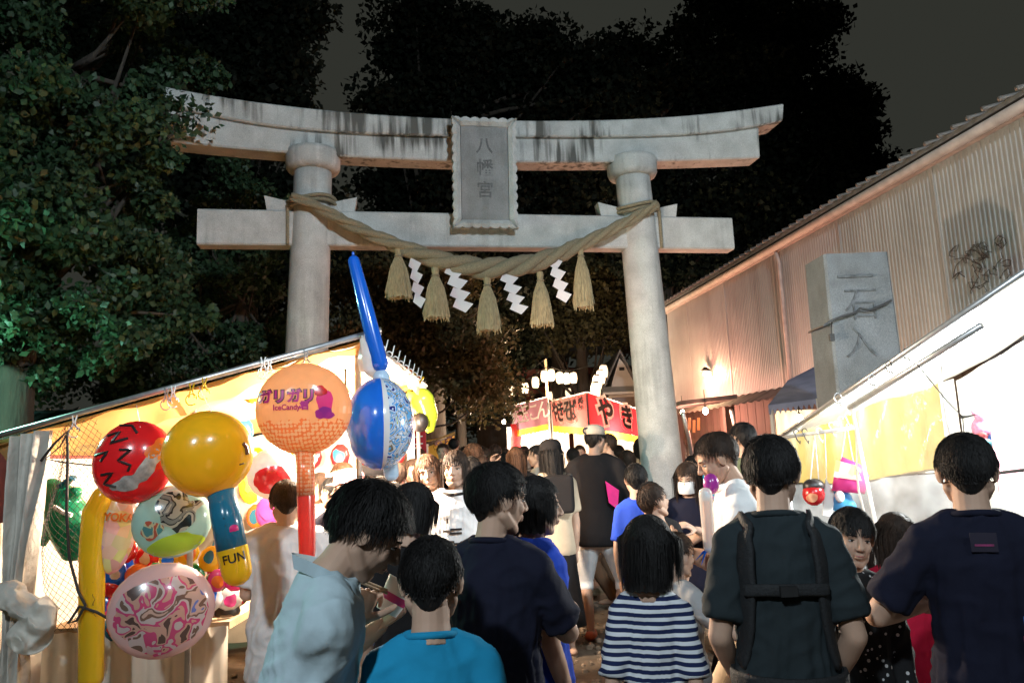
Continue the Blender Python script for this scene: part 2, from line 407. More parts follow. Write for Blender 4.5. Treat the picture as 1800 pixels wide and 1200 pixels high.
mw = Nw.new('ShaderNodeMix'); mw.data_type = 'RGBA'; sw = bw_.inputs['Base Color'].links[0].from_socket; Lw.new(rw.outputs[0], mw.inputs[0]); Lw.new(sw, mw.inputs[6]); mw.inputs[7].default_value = (.13, .10, .08, 1); Lw.new(mw.outputs[2], bw_.inputs['Base Color'])
BW = thing('warehouse', 'long warehouse with ribbed cream siding and dark lower boards', 'building', wp(WL / 2, -2, 0))
g = G(); prof = []
s = 0; 
while s < WL:
    prof += [(s, .0), (s + .024, .0), (s + .031, .007), (s + .048, .007), (s + .055, 0)]; s += .062
v = [wp(a, d, z) for a, d in prof for z in (WZ0, za)]
g.put(v, [[2 * i, 2 * i + 2, 2 * i + 3, 2 * i + 1] for i in range(len(prof) - 1)])
add('siding', g, m_wall, BW)
g = G().box(wp(WL / 2, -2.06, za / 2), (WL, 4, za - .02), axes=(wd, wn, (0, 0, 1)))
add('inner_wall', g, m_darkwood, BW)
add('gutter', G().tube([wp(-.05, .12, za + .02), wp(WL, .12, za + .02)], .06, 8), m_fascia, BW, True)
add('fascia', G().box(wp(WL / 2, .05, za + .03), (WL + .1, .06, .12), axes=(wd, wn, (0, 0, 1))), m_fascia, BW)
g = G().hexa([wp(s_, d, z) for s_ in (-.1, WL) for d, z in ((.14, za + .1), (.14, za + .15), (-4, za + 1.3), (-4, za + 1.35))])
rf = add('roof', g, m_tile, BW)
t0 = None
for i in range(int(WL / .21)):
    p = wp(i * .21, .12, za + .165)
    if t0 is None:
        t0 = add('roof_tile', G().tube([p + wn * .08, p - wn * .5 + np.array([0, 0, .15])], .026, 8), m_tile, rf, True, org=p)
    else: inst(t0, rf, p)
add('downpipe', G().tube([wp(5.2, .1, za), wp(5.2, .05, za - .2), wp(5.2, .05, WZ0 + .1)], .03, 8), m_fascia, BW, True)
for s_ in np.arange(1.2, WL, 1.86): add('sheet_joint', G().box(wp(s_, .010, (za + WZ0) / 2), (.02, .012, za - WZ0 - .02), axes=(wd, wn, (0, 0, 1))), m_wall, BW)
vn = thing('dead_vine', 'dry brown vine clinging to the ribbed warehouse siding', 'vine', pxp(1710, 470, wp(0, .02, 0), wn)); gv = G(); rv = np.random.default_rng(5)
for k in range(26):
    a = rv.uniform(1672, 1770); b0_ = rv.uniform(425, 500); P = [(a, b0_)]
    for q in range(6): P.append((P[-1][0] + rv.uniform(-12, 12), P[-1][1] + rv.uniform(-9, 12)))
    gv.tube([pxp(x, y, wp(0, .022, 0), wn) for x, y in P], .005, 3)
gv.tube([pxp(x, y, wp(0, .03, 0), wn) for x, y in ((1735, 552), (1745, 548), (1762, 538))], .02, 6).tube([pxp(x, y, wp(0, .03, 0), wn) for x, y in ((1738, 526), (1744, 516))], .012, 5)
add('vine', gv, mat('dry_vine', (.06, .045, .035), .9, .3), vn)
# lean-to eave and lower boards
g = G()
n_ = 60
g.sheet(lambda u, v: wp(WL * u, .02 + .42 * v, WZ0 + .02 - .2 * v + .012 * math.sin(u * WL * 24)), 420, 2)
ea = add('lean_to_roof', g, mat('rusty_sheet', (.12, .085, .075), .7, .4, 5), BW)
pl0 = None
for i in range(int(WL / .3)):
    p = wp(.15 + i * .3, .0, WZ0 / 2)
    if pl0 is None: pl0 = add('board', G().box(p, (.285, .03, WZ0 - .04), axes=(wd, wn, (0, 0, 1))), m_darkwood, BW, org=p)
    else: inst(pl0, BW, p)
for i in range(5): add('post', G().box(wp(.6 + i * 2.4, .12, 1.15), (.12, .12, 2.24), axes=(wd, wn, (0, 0, 1))), m_darkwood, BW)
add('horizontal_rail', G().box(wp(4, .05, 1.7), (8, .07, .1), axes=(wd, wn, (0, 0, 1))), m_darkwood, BW)
# wall lamp
m_metal = mat('galvanised_tube', (.52, .53, .54), .35, .15, 20, metal=.8)
m_black = mat('black_rubber', (.012, .012, .013), .5, .2, 20)
lp = pxp(1240, 655, wp(0, .14, 0), wn)
LW = thing('wall_lamp', 'small wall lamp glowing warm against the cream siding', 'lamp', lp)
add('bracket', G().tube([lp - wn * .14 + [0, 0, .02], lp - wn * .02 + [0, 0, .1], lp + [0, 0, .1]], .012, 6), m_black, LW)
add('shade', G().lathe(lp + [0, 0, .06], [(.02, .05), (.05, .02), (.09, -.02), (.085, -.02), (.045, .015)], 14, cap=False), m_black, LW)
m_bulbw = mat('lit_bulb', (1, .9, .7), .4, 0, emit=(1, .72, .42), es=25)
add('bulb', G().ell(lp + [0, 0, -.02], (.04, .04, .05), n=10, m=6), m_bulbw, LW, True)
lamp('wall_lamp_light', lp + wn * .08 + [0, 0, -.03], 110, (1, .62, .33), .05, LW)

# ================================================================== carved stone pillar
m_pill = stone('blue_granite', (.155, .17, .185), .35, sc=(4, 4, 2), grain=120)
PD = 6.4
pfl = px(1450, 444, PD); pfr = px(1561, 446, PD); pt_z = pfl[2]
x0, x1 = pfl[0], pfr[0]; dpt = .5
fl = [np.array([x0 - .03, PD, 0]), np.array([x1 + .05, PD, 0]), np.array([x1 + .05, PD + dpt, 0]), np.array([x0 - .03, PD + dpt, 0])]
PI_ = thing('stone_pillar', 'square granite pillar with carved characters standing beside the warehouse', 'stone pillar', ((x0 + x1) / 2, PD + .25, 0))
rings = []
for t in np.linspace(0, 1, 12):
    c = np.array([(x0 + x1) / 2, PD + .25, 0]); q = []
    for i, p in enumerate(fl):
        k = 1.0 - .10 * t
        base = c + (p - c) * k
        for dd in (-1, 1):
            e = unit(fl[(i + dd) % 4] - p) * .02
            q.append(base + e + np.array([0, 0, pt_z * t + (.02 * nz3(base, 3) if t == 1 else 0)]))
    rings.append(q)
add('shaft', G().loft(rings), m_pill, PI_)
fy = PD + .027; m_carve2 = mat('weathered_carving', (.085, .095, .105), .9, .5, 20)
for ch, (x, y), sz in (('一', (1503, 492), .34), ('石', (1514, 538), .32), ('入', (1512, 606), .3)):
    p = px(x, y, fy); add('carved_character', text_on(ch, (p[0], fy - .012 * p[2] * .2, p[2]), (1, 0, 0), (0, .0, 1), sz, -.004, .012, lift=.0), m_carve2, PI_)
cb = thing('cable', 'thin dark cable strung round the granite pillar with a small black box', 'cable', px(1462, 570, PD - .05))
cp = [px(x, y, d) for x, y, d in ((1422, 584, PD + .45), (1428, 580, PD + .3), (1449, 572, PD - .03), (1463, 563, PD - .03), (1480, 556, PD - .03), (1505, 549, PD - .03), (1512, 542, PD - .03), (1530, 545, PD - .03), (1552, 536, PD - .03), (1567, 528, PD - .03))]
add('wire', G().tube(cp, .011, 5), m_black, cb)
p = px(1462, 593, PD - .03); add('box', G().box(p, (.04, .03, .06)), m_black, cb)
add('box_lead', G().tube([p, px(1461, 575, PD - .03), cp[3]], .006, 4), m_black, cb)

# ================================================================== shed, small white house and shrine hall further back
m_teal = mat('teal_roof', (.05, .085, .09), .45, .25, 6)
hs = thing('garden_shed', 'low shed with dark teal ribbed metal roof behind the toy stall', 'shed', (-6.2, 9.6, 0))
zt = px(100, 716, 10)[2]; zb = px(100, 768, 9.)[2]
add('roof', G().hexa([(x, y, z) for x in (-9.5, -4.75) for y, z in ((9, zb - .04), (9, zb), (10.4, zt - .04), (10.4, zt))]), m_teal, hs)
r0 = None
for i in range(24):
    x = -9.4 + i * .2
    if r0 is None: r0 = add('roof_rib', G().beam((x, 9, zb + .015), (x, 10.4, zt + .015), .03), m_teal, hs, org=(x, 9, zb))
    else: inst(r0, hs, (x, 9, zb))
for i in range(3): add('roof_batten', G().beam((-9.5, 9.2 + .5 * i, zb + .02 + (zt - zb) * (.2 + .5 * i) / 1.4), (-4.75, 9.2 + .5 * i, zb + .02 + (zt - zb) * (.2 + .5 * i) / 1.4), .05, .03), m_teal, hs)
add('wall', G().box((-7, 10.2, zb / 2), (4, 1.4, zb - .05)), m_darkwood, hs)

m_plaster = mat('white_plaster', (.62, .58, .54), .8, .08, 3)
HD = 24.
pk = px(1088, 622, HD); el = px(1048, 712, HD); er = px(1132, 706, HD); bl = px(1055, 740, HD)
hw = thing('gabled_house', 'small white gabled house behind the lanterns, half hidden by a column', 'house', (pk[0], HD + 2, 0))
add('wall', G().prism([(el[0] + .35, HD, 0), (er[0] + .2, HD, 0), (er[0] + .2, HD, er[2] + .1), (pk[0], HD, pk[2] - .12), (el[0] + .35, HD, el[2] + .1)], (0, 5, 0)), m_plaster, hw)
for e in (el, er):
    d_ = unit(e - pk); add('roof', G().hexa([np.array(p) + np.array([0, yy, zz]) for p in (pk, e) for yy in (-.3, 5.2) for zz in (0, .12)]), m_tile, hw)
v_ = px(1093, 648, HD - .02); vt = add('vent', G().box(v_, (.16, .04, .1)), m_black, hw)
q = px(1083, 690, HD); add('awning', G().hexa([(q[0] + xx, HD - dd, q[2] + zz) for xx in (-.5, 1.1) for dd, zz in ((0, .12), (0, .2), (.7, -.1), (.7, -.03))]), m_plaster, hw)
add('window', G().box((q[0] + .2, HD - .02, q[2] - .5), (.7, .04, .7)), mat('dim_glass', (.2, .15, .13), .2, .1), hw)
m_red = mat('vermilion_beam', (.32, .085, .06), .6, .2, 6)
SD = 31.
sh = thing('shrine_hall', 'dim shrine hall with red beams under a dark roof beyond the lanterns', 'shrine', (1.5, SD + 2, 0))
for y_ in (655, 686):
    a = px(905, y_, SD); c = px(1062, y_ - 4, SD); add('beam', G().beam((a[0] - 2, SD, a[2]), (c[0], SD, c[2]), .28, .26), m_red, sh)
for x_ in (925, 960, 1000, 1030, 1062):
    a = px(x_, 680, SD); add('pillar', G().tube([(a[0], SD + .1, 0), (a[0], SD + .1, a[2] + .8)], .17, 10), m_red, sh, True)
a = px(980, 640, SD)
add('roof', G().hexa([(a[0] + sx * w, SD + yy, a[2] + zz) for sx in (-1, 1) for w, yy, zz in ((5.2, -1.6, .1), (5.2, -1.5, .35), (4, 4, 2.6), (4, 4, 2.9))]), m_tile, sh)
add('wall', G().box((a[0], SD + 1.6, a[2] / 2), (7, .2, a[2])), m_darkwood, sh)

# ================================================================== trees
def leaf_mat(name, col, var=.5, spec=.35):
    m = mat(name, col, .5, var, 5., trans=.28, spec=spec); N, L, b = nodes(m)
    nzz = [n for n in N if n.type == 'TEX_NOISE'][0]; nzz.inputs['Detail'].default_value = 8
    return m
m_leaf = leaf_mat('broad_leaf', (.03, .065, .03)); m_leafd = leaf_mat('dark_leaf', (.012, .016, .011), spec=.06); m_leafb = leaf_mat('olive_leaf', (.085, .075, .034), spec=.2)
m_bark = mat('bark', (.05, .040, .031), .95, .4, 7, bump=1, bscale=22, stretch=(1, 1, .25))
def leaf_mesh(name, P, size, seed):
    r = np.random.default_rng(seed); n = len(P)
    d = r.normal(size=(n, 3)); d[:, 2] -= .35; d /= np.linalg.norm(d, axis=1)[:, None]
    s = r.normal(size=(n, 3)); s -= d * (s * d).sum(1)[:, None]; s /= np.linalg.norm(s, axis=1)[:, None]
    u = np.cross(d, s); sz = size * r.uniform(.6, 1.35, n)[:, None]
    v = np.stack([P, P + d * sz * .5 + s * sz * .34 + u * sz * .1, P + d * sz, P + d * sz * .5 - s * sz * .34 + u * sz * .1], 1).reshape(-1, 3)
    me = bpy.data.meshes.new(name); me.vertices.add(4 * n); me.vertices.foreach_set('co', v.ravel().astype(np.float32))
    me.loops.add(4 * n); me.loops.foreach_set('vertex_index', np.arange(4 * n, dtype=np.int32))
    me.polygons.add(n); me.polygons.foreach_set('loop_start', np.arange(0, 4 * n, 4, dtype=np.int32)); me.polygons.foreach_set('loop_total', np.full(n, 4, np.int32))
    me.update(calc_edges=True); return me
def tree(label, base, trunk, crowns, n, size, lm, seed, clump=.45, nclump=70, group=None, rad=.2, name='broadleaf_tree', droop=0.):
    """crowns: list of (centre, radii); trunk: list of points from base upwards"""
    r = np.random.default_rng(seed); base = np.array(base, float)
    t = thing(name, label, 'tree', base, group)
    g = G(); trunk = [np.array(p, float) for p in trunk]
    g.tube(trunk, np.linspace(rad, rad * .45, len(trunk)), 10)
    P = []; tot = sum(np.prod(q[1]) ** (2 / 3) for q in crowns)
    for c, rr in crowns:
        c = np.array(c, float); rr = np.array(rr, float); w = np.prod(rr) ** (2 / 3) / tot
        k = max(6, int(nclump * w)); d = r.normal(size=(k, 3)); d /= np.linalg.norm(d, axis=1)[:, None]
        cc = c + d * rr * (r.uniform(.25, 1, (k, 1)) ** .5)
        for q in cc[:max(5, k // 5)]:
            st = trunk[r.integers(len(trunk) // 2, len(trunk))]; md = (st + q) / 2 + r.normal(size=3) * .15 + [0, 0, -.1]
            g.tube([st, md, q], [rad * .2, rad * .13, rad * .04], 5)
        idx = r.integers(0, k, int(n * w)); cs = r.uniform(.55, 1.3, k)[idx][:, None]
        off = r.normal(size=(len(idx), 3)); off *= (r.uniform(0, 1, (len(idx), 1)) ** .45 * clump * 1.9 * cs) / np.linalg.norm(off, axis=1)[:, None]; off[:, 2] *= .65
        P.append(cc[idx] + off)
    add('trunk', g, m_bark, t, True)
    P = np.concatenate(P)
    me = leaf_mesh('crown', P - base, size, seed); me.materials.append(lm)
    o = bpy.data.objects.new('crown', me); _link(o, t, base); return t
def pz(x, y, D): return px(x, y, D)
# big broadleaf at the side, overhanging the lintel
b0 = np.array([-5.0, 7.4, 0])
tree('leafy tree with sprays lit teal green, reaching over the lintel end', b0, [b0, b0 + [.1, 0, 1.6], b0 + [.05, .1, 3.2], b0 + [.3, 0, 4.6], b0 + [.4, .1, 5.8]],
     [(pz(130, 300, 7.2), (1.1, .8, 1.3)), (pz(40, 180, 6.6), (.8, .6, .8)), (pz(150, 520, 7.4), (1.2, .7, .8)), (pz(60, 620, 7.6), (.9, .6, .5)), (pz(300, 520, 7.9), (.5, .4, .55)), (pz(250, 130, 8.4), (.9, .5, .6)), (pz(322, 205, 7.5), (.14, .1, .16)), (pz(20, 420, 6.4), (.6, .4, .7)), (pz(130, 20, 7.2), (1.4, .8, .6))], 52000, .078, m_leaf, 3, .16, 130, rad=.2)
b0 = np.array([-3.9, 10.2, 0])
tree('bushy dark tree behind the tie beam end, its lower leaves touched by warm light', b0, [b0, b0 + [0, 0, 1.3], b0 + [.1, 0, 2.6], b0 + [.2, 0, 3.8]],
     [(pz(330, 560, 10), (.9, .7, .8)), (pz(440, 520, 10.4), (.7, .6, 1.0)), (pz(200, 640, 10.4), (1.3, .7, .7)), (pz(440, 620, 10), (.5, .5, .5)), (pz(420, 380, 11), (.9, .6, .9)), (pz(300, 420, 11), (1., .7, .9))], 30000, .08, m_leaf, 5, .2, 90, rad=.13)
def big(label, xpx, D, crowns, n, size, lm, seed, rad=.35, lean=0., group='trees behind the torii gate', top=120, nclump=110, clump=.55):
    p = px(xpx, 800, D); b = np.array([p[0], D, 0]); zt = px(xpx, top, D)[2]
    tree(label, b, [b + [lean * t, 0, zt * t] for t in (0, .15, .35, .6, .85)], [(px(x, y, D + dd), (psize(rx, D), psize((rx + ry) / 3, D), psize(ry, D))) for x, y, rx, ry, dd in crowns], n, size, lm, seed, clump, nclump, group, rad)
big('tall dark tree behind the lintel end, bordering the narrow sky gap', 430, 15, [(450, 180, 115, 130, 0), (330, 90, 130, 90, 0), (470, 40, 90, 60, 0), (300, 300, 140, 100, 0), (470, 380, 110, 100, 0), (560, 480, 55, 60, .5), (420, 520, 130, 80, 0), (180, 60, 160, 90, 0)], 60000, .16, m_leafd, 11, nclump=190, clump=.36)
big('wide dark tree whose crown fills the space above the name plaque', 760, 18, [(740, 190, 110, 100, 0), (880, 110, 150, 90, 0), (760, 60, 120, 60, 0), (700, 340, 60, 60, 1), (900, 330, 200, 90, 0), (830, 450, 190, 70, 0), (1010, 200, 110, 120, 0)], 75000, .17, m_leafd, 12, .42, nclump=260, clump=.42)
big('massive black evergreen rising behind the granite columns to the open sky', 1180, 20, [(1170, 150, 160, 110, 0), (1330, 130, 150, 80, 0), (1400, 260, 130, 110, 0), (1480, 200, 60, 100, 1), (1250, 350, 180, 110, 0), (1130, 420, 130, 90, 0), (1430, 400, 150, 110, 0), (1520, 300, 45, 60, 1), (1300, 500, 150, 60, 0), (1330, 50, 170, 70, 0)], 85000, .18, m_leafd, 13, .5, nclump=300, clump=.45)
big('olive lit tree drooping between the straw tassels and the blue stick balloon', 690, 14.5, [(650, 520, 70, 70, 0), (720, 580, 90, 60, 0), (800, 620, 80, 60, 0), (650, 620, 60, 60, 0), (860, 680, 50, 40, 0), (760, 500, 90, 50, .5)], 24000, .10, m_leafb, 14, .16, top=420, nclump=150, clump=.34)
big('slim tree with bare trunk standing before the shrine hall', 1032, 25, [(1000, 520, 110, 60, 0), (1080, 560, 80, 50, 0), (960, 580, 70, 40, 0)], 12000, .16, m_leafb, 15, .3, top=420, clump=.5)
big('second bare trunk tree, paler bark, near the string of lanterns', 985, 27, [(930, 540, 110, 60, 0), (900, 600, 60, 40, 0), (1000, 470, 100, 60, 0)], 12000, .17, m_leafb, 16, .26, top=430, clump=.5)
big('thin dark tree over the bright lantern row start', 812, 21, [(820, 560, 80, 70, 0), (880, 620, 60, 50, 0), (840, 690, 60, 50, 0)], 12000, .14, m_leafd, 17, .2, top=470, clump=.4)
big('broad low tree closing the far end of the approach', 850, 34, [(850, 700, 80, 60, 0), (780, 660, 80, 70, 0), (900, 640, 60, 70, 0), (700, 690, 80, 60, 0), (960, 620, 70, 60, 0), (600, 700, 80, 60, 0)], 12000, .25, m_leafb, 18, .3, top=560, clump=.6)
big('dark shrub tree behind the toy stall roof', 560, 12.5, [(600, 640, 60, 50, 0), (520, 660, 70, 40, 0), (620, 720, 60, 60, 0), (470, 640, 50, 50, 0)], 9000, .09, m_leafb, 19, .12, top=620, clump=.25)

# ================================================================== unseen street lamps: gate and tree ones assumed, the crowd one added
m_lens = mat('lamp_lens', (1, 1, 1), .3, 0, emit=(.85, 1, .95), es=8)
def unseen_street_lamp(label, base, h, arm, power, col, **kw):
    base = np.array(base, float); t = thing('unseen_street_lamp', label, 'street lamp', base, 'unseen street lamps')
    tip = base + [arm[0], arm[1], h]
    add('pole', G().tube([base, base + [0, 0, h * .6], base + [0, 0, h - .3], base + [arm[0] * .4, arm[1] * .4, h], tip], [.08, .065, .05, .04, .035], 10), m_metal, t, True)
    add('head', G().lathe(tip + [0, 0, -.02], [(.05, .12), (.12, .08), (.2, 0), (.19, -.02)], 16), m_metal, t, True)
    add('lens', G().ell(tip + [0, 0, -.05], (.16, .16, .07)), m_lens, t, True)
    lamp('unseen_street_lamp_light', tip + [0, 0, -.2], power, col, .16, t, **kw)
unseen_street_lamp('galvanised street lamp assumed unseen behind the camera to light the torii gate', (4.4, -4.4, 0), 6.4, (-1.0, .5), 4600, (.76, .91, 1.0), kind='SPOT', aim=(.3, 8.8, 4.6), spot=66, blend=.75)  # assumed lamp, out of view, put in to light the gate front
unseen_street_lamp('shorter galvanised street lamp, added unseen to light the waiting crowd', (-2.8, -3.4, 0), 5.2, (1.0, .3), 1350, (.78, .92, 1.0), kind='SPOT', aim=(.1, 2.9, .5), spot=66, blend=.7)  # unseen lamp added behind the camera, brightens only the near people
unseen_street_lamp('galvanised street lamp with greenish light, assumed unseen beside the leafy tree', (-6.2, 5.0, 0), 3.1, (1.0, .5), 400, (.38, 1.0, .74))  # assumed lamp outside the frame, put in to light the leaves teal
# ================================================================== shared bits for stalls and toys
def sag(a, b, n=10, d=.05): return [np.array(a) + (np.array(b) - np.array(a)) * t + np.array([0, 0, -d * 4 * t * (1 - t)]) for t in np.linspace(0, 1, n)]
def plastic(name, col, rough=.22, trans=.35, var=.05): return mat(name, col, rough, var, 6, trans=trans, coat=.6)
m_white_pl = plastic('white_vinyl', (.75, .74, .72)); m_yellow_pl = plastic('yellow_vinyl', (.72, .47, .015)); m_blue_pl = plastic('blue_vinyl', (.01, .13, .62)); m_red_pl = plastic('red_vinyl', (.55, .02, .025))
m_teal_pl = plastic('teal_vinyl', (.02, .17, .28)); m_green_pl = plastic('green_vinyl', (.01, .22, .11)); m_orange_pl = plastic('orange_vinyl', (.75, .2, .03)); m_pink_pl = plastic('pink_vinyl', (.7, .06, .26)); m_lime_pl = plastic('lime_vinyl', (.5, .62, .05)); m_purple_pl = plastic('purple_vinyl', (.35, .04, .3))
m_ink = mat('black_print', (.015, .013, .014), .4, .1); m_glow_w = mat('white_banner_print', (.8, .76, .7), .6, .03, trans=.55); m_inkred = mat('crimson_print', (.45, .01, .12), .4, .1); m_wht = mat('white_print', (.8, .78, .75), .5, .03); m_grey_p = mat('grey_print', (.3, .27, .25), .5, .5, 25)
m_tarp_o = mat('orange_tarp', (.68, .38, .14), .6, .16, 4, trans=.45, bump=.3, bscale=9)
m_tarp_w = mat('white_tarp', (.70, .66, .58), .6, .16, 3, trans=.4, bump=.6, bscale=7)
m_tarp_y = mat('yellow_tarp', (.30, .20, .045), .45, .1, 4, trans=.45, bump=.25, bscale=8)
m_cloth_w = mat('dirty_white_cloth', (.50, .47, .42), .85, .25, 6, bump=.3, bscale=30)
m_maroon = mat('maroon_cloth', (.16, .03, .02), .8, .2, 8)
m_clear = mat('clear_plastic', (.8, .8, .8), .12, .04, 4, alpha=.20, bump=.5, bscale=7)
m_string = mat('black_cord', (.02, .018, .017), .8, .2)
m_wood = mat('table_board', (.35, .24, .14), .7, .3, 8)
m_bulb = mat('bright_bulb', (1, .95, .85), .3, 0, emit=(1, .78, .5), es=40)
m_bulb_w = mat('white_tube', (1, 1, 1), .3, 0, emit=(.95, 1, 1), es=22)
def bulb(pos, power, col, parent, m=None):
    pos = np.array(pos, float)
    h = add('lamp_holder', G().tube([pos + [0, 0, .3], pos + [0, 0, .08], pos + [0, 0, .05]], [.006, .006, .022], 8), m_black, parent, True)
    add('bulb', G().ell(pos, (.04, .04, .05), n=10, m=8), m or m_bulb, h, True)
    lamp('bulb_light', pos - [0, 0, .1], power, col, .06, parent)
def blotch(name, stops, scale, dist=1.2):      # flat colour print of random patches
    m = plastic(name, (.5, .5, .5)); N, L, b = nodes(m); tc = [n for n in N if n.type == 'TEX_COORD'][0]
    vo = N.new('ShaderNodeTexNoise'); vo.inputs['Scale'].default_value = scale; vo.inputs['Detail'].default_value = 1.5; vo.inputs['Distortion'].default_value = dist; L.new(tc.outputs['Object'], vo.inputs['Vector'])
    rr = N.new('ShaderNodeValToRGB'); rr.color_ramp.interpolation = 'CONSTANT'; L.new(vo.outputs[0], rr.inputs[0]); e = rr.color_ramp.elements
    e[0].color = (*stops[0][1], 1); e[1].position = stops[1][0]; e[1].color = (*stops[1][1], 1)
    for p_, c_ in stops[2:]: e.new(p_).color = (*c_, 1)
    for n in N:
        if n.type in ('BSDF_PRINCIPLED', 'BSDF_TRANSLUCENT'): L.new(rr.outputs[0], n.inputs[0])
    return m
class Surf:      # an ellipsoid facing a direction, for prints that follow it
    def __init__(s, c, r, n, up=(0, 0, 1), pw=1.):
        s.pw = pw
        s.c = np.array(c, float); s.N = unit(n); s.U = unit(np.cross(up, s.N)); s.V = np.cross(s.N, s.U); s.r = r
    def at(s, u, v, lift=.003):
        q = max(.02, 1 - ((u / s.r[0]) ** 2 + (v / s.r[1]) ** 2) ** (1 / s.pw))
        return s.c + s.U * u + s.V * v + s.N * (s.r[2] * math.sqrt(q) + lift)
    def body(s, n=28, m=16, pw=None):
        pw = s.pw = pw or s.pw
        rings = []
        for i in range(m + 1):
            th = math.pi * min(max(i, .04), m - .04) / m
            rings.append([s.c + s.N * (-math.cos(th) * s.r[2]) + (s.U * s.r[0] * math.cos(k) + s.V * s.r[1] * math.sin(k)) * math.sin(th) ** pw for k in np.arange(n) * 2 * math.pi / n])
        return G().loft(rings)
    def strip(s, pts, w, lift=.004):
        g = G(); P = []
        for (a, b) in zip(pts[:-1], pts[1:]):
            for t in np.linspace(0, 1, 5)[:-1 if b is not pts[-1] else None]: P.append((a[0] + (b[0] - a[0]) * t, a[1] + (b[1] - a[1]) * t))
        g.tube([s.at(*p, lift=lift - .002) for p in P], w / 2, 6); return g
    def blob(s, u, v, ru, rv, seed=0, rough=.25, lift=.003, n=22, rot=0):
        r = np.random.default_rng(seed); k = 1 + rough * np.convolve(np.tile(r.normal(size=n), 3), [.25, .5, .25], 'same')[n:2 * n]
        f = lambda a, b: (b * k[int(a * n) % n] * math.cos(a * 2 * math.pi) * ru, b * k[int(a * n) % n] * math.sin(a * 2 * math.pi) * rv)
        c_, s_ = math.cos(rot), math.sin(rot)
        def fn(a, b):
            x, y = f(a, max(b, .01)); return s.at(u + c_ * x - s_ * y, v + s_ * x + c_ * y, lift)
        return G().sheet(fn, n, 4)
    def text(s, body, u, v, size, bold=0, lift=.006, sx=1.):
        vv, f = text_geo(body, size, bold, .0012); return G().put([s.at(u + p[0] * sx, v + p[1], lift + p[2]) for p in vv], f)
def tocam(p): return unit((CAM - np.array(p)) * [1, 1, .3])

# ================================================================== toy stall
LA = px(640, 594, 4.0); LB = px(-75, 791, 4.0); LEN = 2.7
zx = lambda x: LA[2] + (LB[2] - LA[2]) * (x - LA[0]) / (LB[0] - LA[0])
TS = thing('toy_stall', 'festival toy stall with sloping orange tarp roof and bright white inside', 'stall', ((LA[0] + LB[0]) / 2, 5.3, 0))
def rooff(u, v):
    x = LA[0] + (LB[0] - LA[0]) * u; y = 4.0 + LEN * v
    return (x, y, zx(x) - .02 - .035 * math.sin(u * math.pi) * math.sin(v * math.pi * 3) ** 2 - .012 * math.sin(u * 37 + v * 3))
add('roof_tarp', G().sheet(rooff, 30, 24), m_tarp_o, TS, True)
d_ = unit(LA - LB)
add('front_rail', G().tube([LB - d_ * .2 + [0, -.03, .012], LA + d_ * .1 + [0, -.03, .012]], .016, 10), m_metal, TS, True)
add('eave_rail', G().tube([LA + [0, -.06, .0], LA + [0, LEN + .1, 0]], .016, 8), m_metal, TS, True)
add('back_rail', G().tube([LB + [0, -.06, .0], LB + [0, LEN + .1, 0]], .016, 8), m_metal, TS, True)
for x, y in ((LA[0] - .06, 4.12), (LA[0] - .06, 4.0 + LEN - .05), (LB[0] + .05, 4.1), (LB[0] + .05, 4.0 + LEN - .05), (px(338, 800, 4.12)[0], 4.12)):
    add('post', G().tube([(x, y, 0), (x, y, zx(x) - .02)], .017, 8), m_metal, TS, True)
# valance hanging inside the near edge: the orange strip seen under the rail
def val(u, v):
    x = LB[0] + (LA[0] - LB[0]) * u; w = .1 + .05 * math.sin(u * 5) + .01 * math.sin(u * 60)
    return (x, 4.03 + .02 * math.sin(u * 40) * v + .05 * v, zx(x) - .005 - w * v)
add('valance', G().sheet(val, 80, 4), m_tarp_o, TS, True)
def fval(u, v):
    return (LA[0] + .01 + .02 * math.sin(u * 50) * v, 4.05 + LEN * u, LA[2] - .01 - (.10 + .03 * math.sin(u * 60)) * v)
add('front_valance', G().sheet(fval, 80, 4), m_tarp_w, TS, True)
add('end_sheet', G().sheet(lambda u, v: (LA[0] - .1 + (LB[0] - LA[0]) * u * .98, 4.0 + LEN - .02 + .02 * math.sin(u * 23), .1 + (zx(LA[0] - .1 + (LB[0] - LA[0]) * u * .98) - .14) * v), 40, 6), m_tarp_w, TS, True)
add('back_sheet', G().sheet(lambda u, v: (LB[0] + .06 + .02 * math.sin(u * 31), 4.1 + (LEN - .15) * u, .05 + (LB[2] - .1) * v), 40, 6), m_tarp_w, TS, True)
add('outer_sheet', G().sheet(lambda u, v: (LB[0] - .04 + .3 * (1 - v) * u * 0, 3.95 + LEN * u, .3 + (LB[2] - .3) * v), 10, 4), m_maroon, TS)
# gathered curtain at the low end
c0 = px(0, 775, 3.85); c1 = px(78, 775, 3.85)
def cur(u, v):
    top = px(14 + 64 * u, 770 - 16 * u, 3.8); wv = .04 * math.sin(u * 22 + 2 * v) + .015 * math.sin(u * 51 + v * 9)
    q = math.sin(min(1, v / .82) * math.pi / 2) ** 3 * .42 if v < .82 else .42 - (v - .82) * 1.2
    x = top[0] + (.5 - u) * q * .22 - .06 * v + wv * .3
    return (x, 3.83 + wv + .05 * v, top[2] - v * 1.25)
add('side_curtain', G().sheet(cur, 60, 40), m_cloth_w, TS, True)
kn = remesh(G().ell(px(38, 1066, 3.74), (.12, .08, .06), rot=(0, .5, 0)).ell(px(72, 1090, 3.72), (.06, .06, .1)).ell(px(12, 1050, 3.76), (.09, .07, .07)).ell(px(50, 1120, 3.74), (.1, .07, .09)), .008, 2)
kn.v = [p + np.array([1, -1, .6]) * .03 * (1 - 2 * abs(nz3(p, 9))) + np.array([0, -1, 0]) * .018 * nz3(p, 24) for p in kn.v]
add('curtain_knot', kn, m_cloth_w, TS, True)
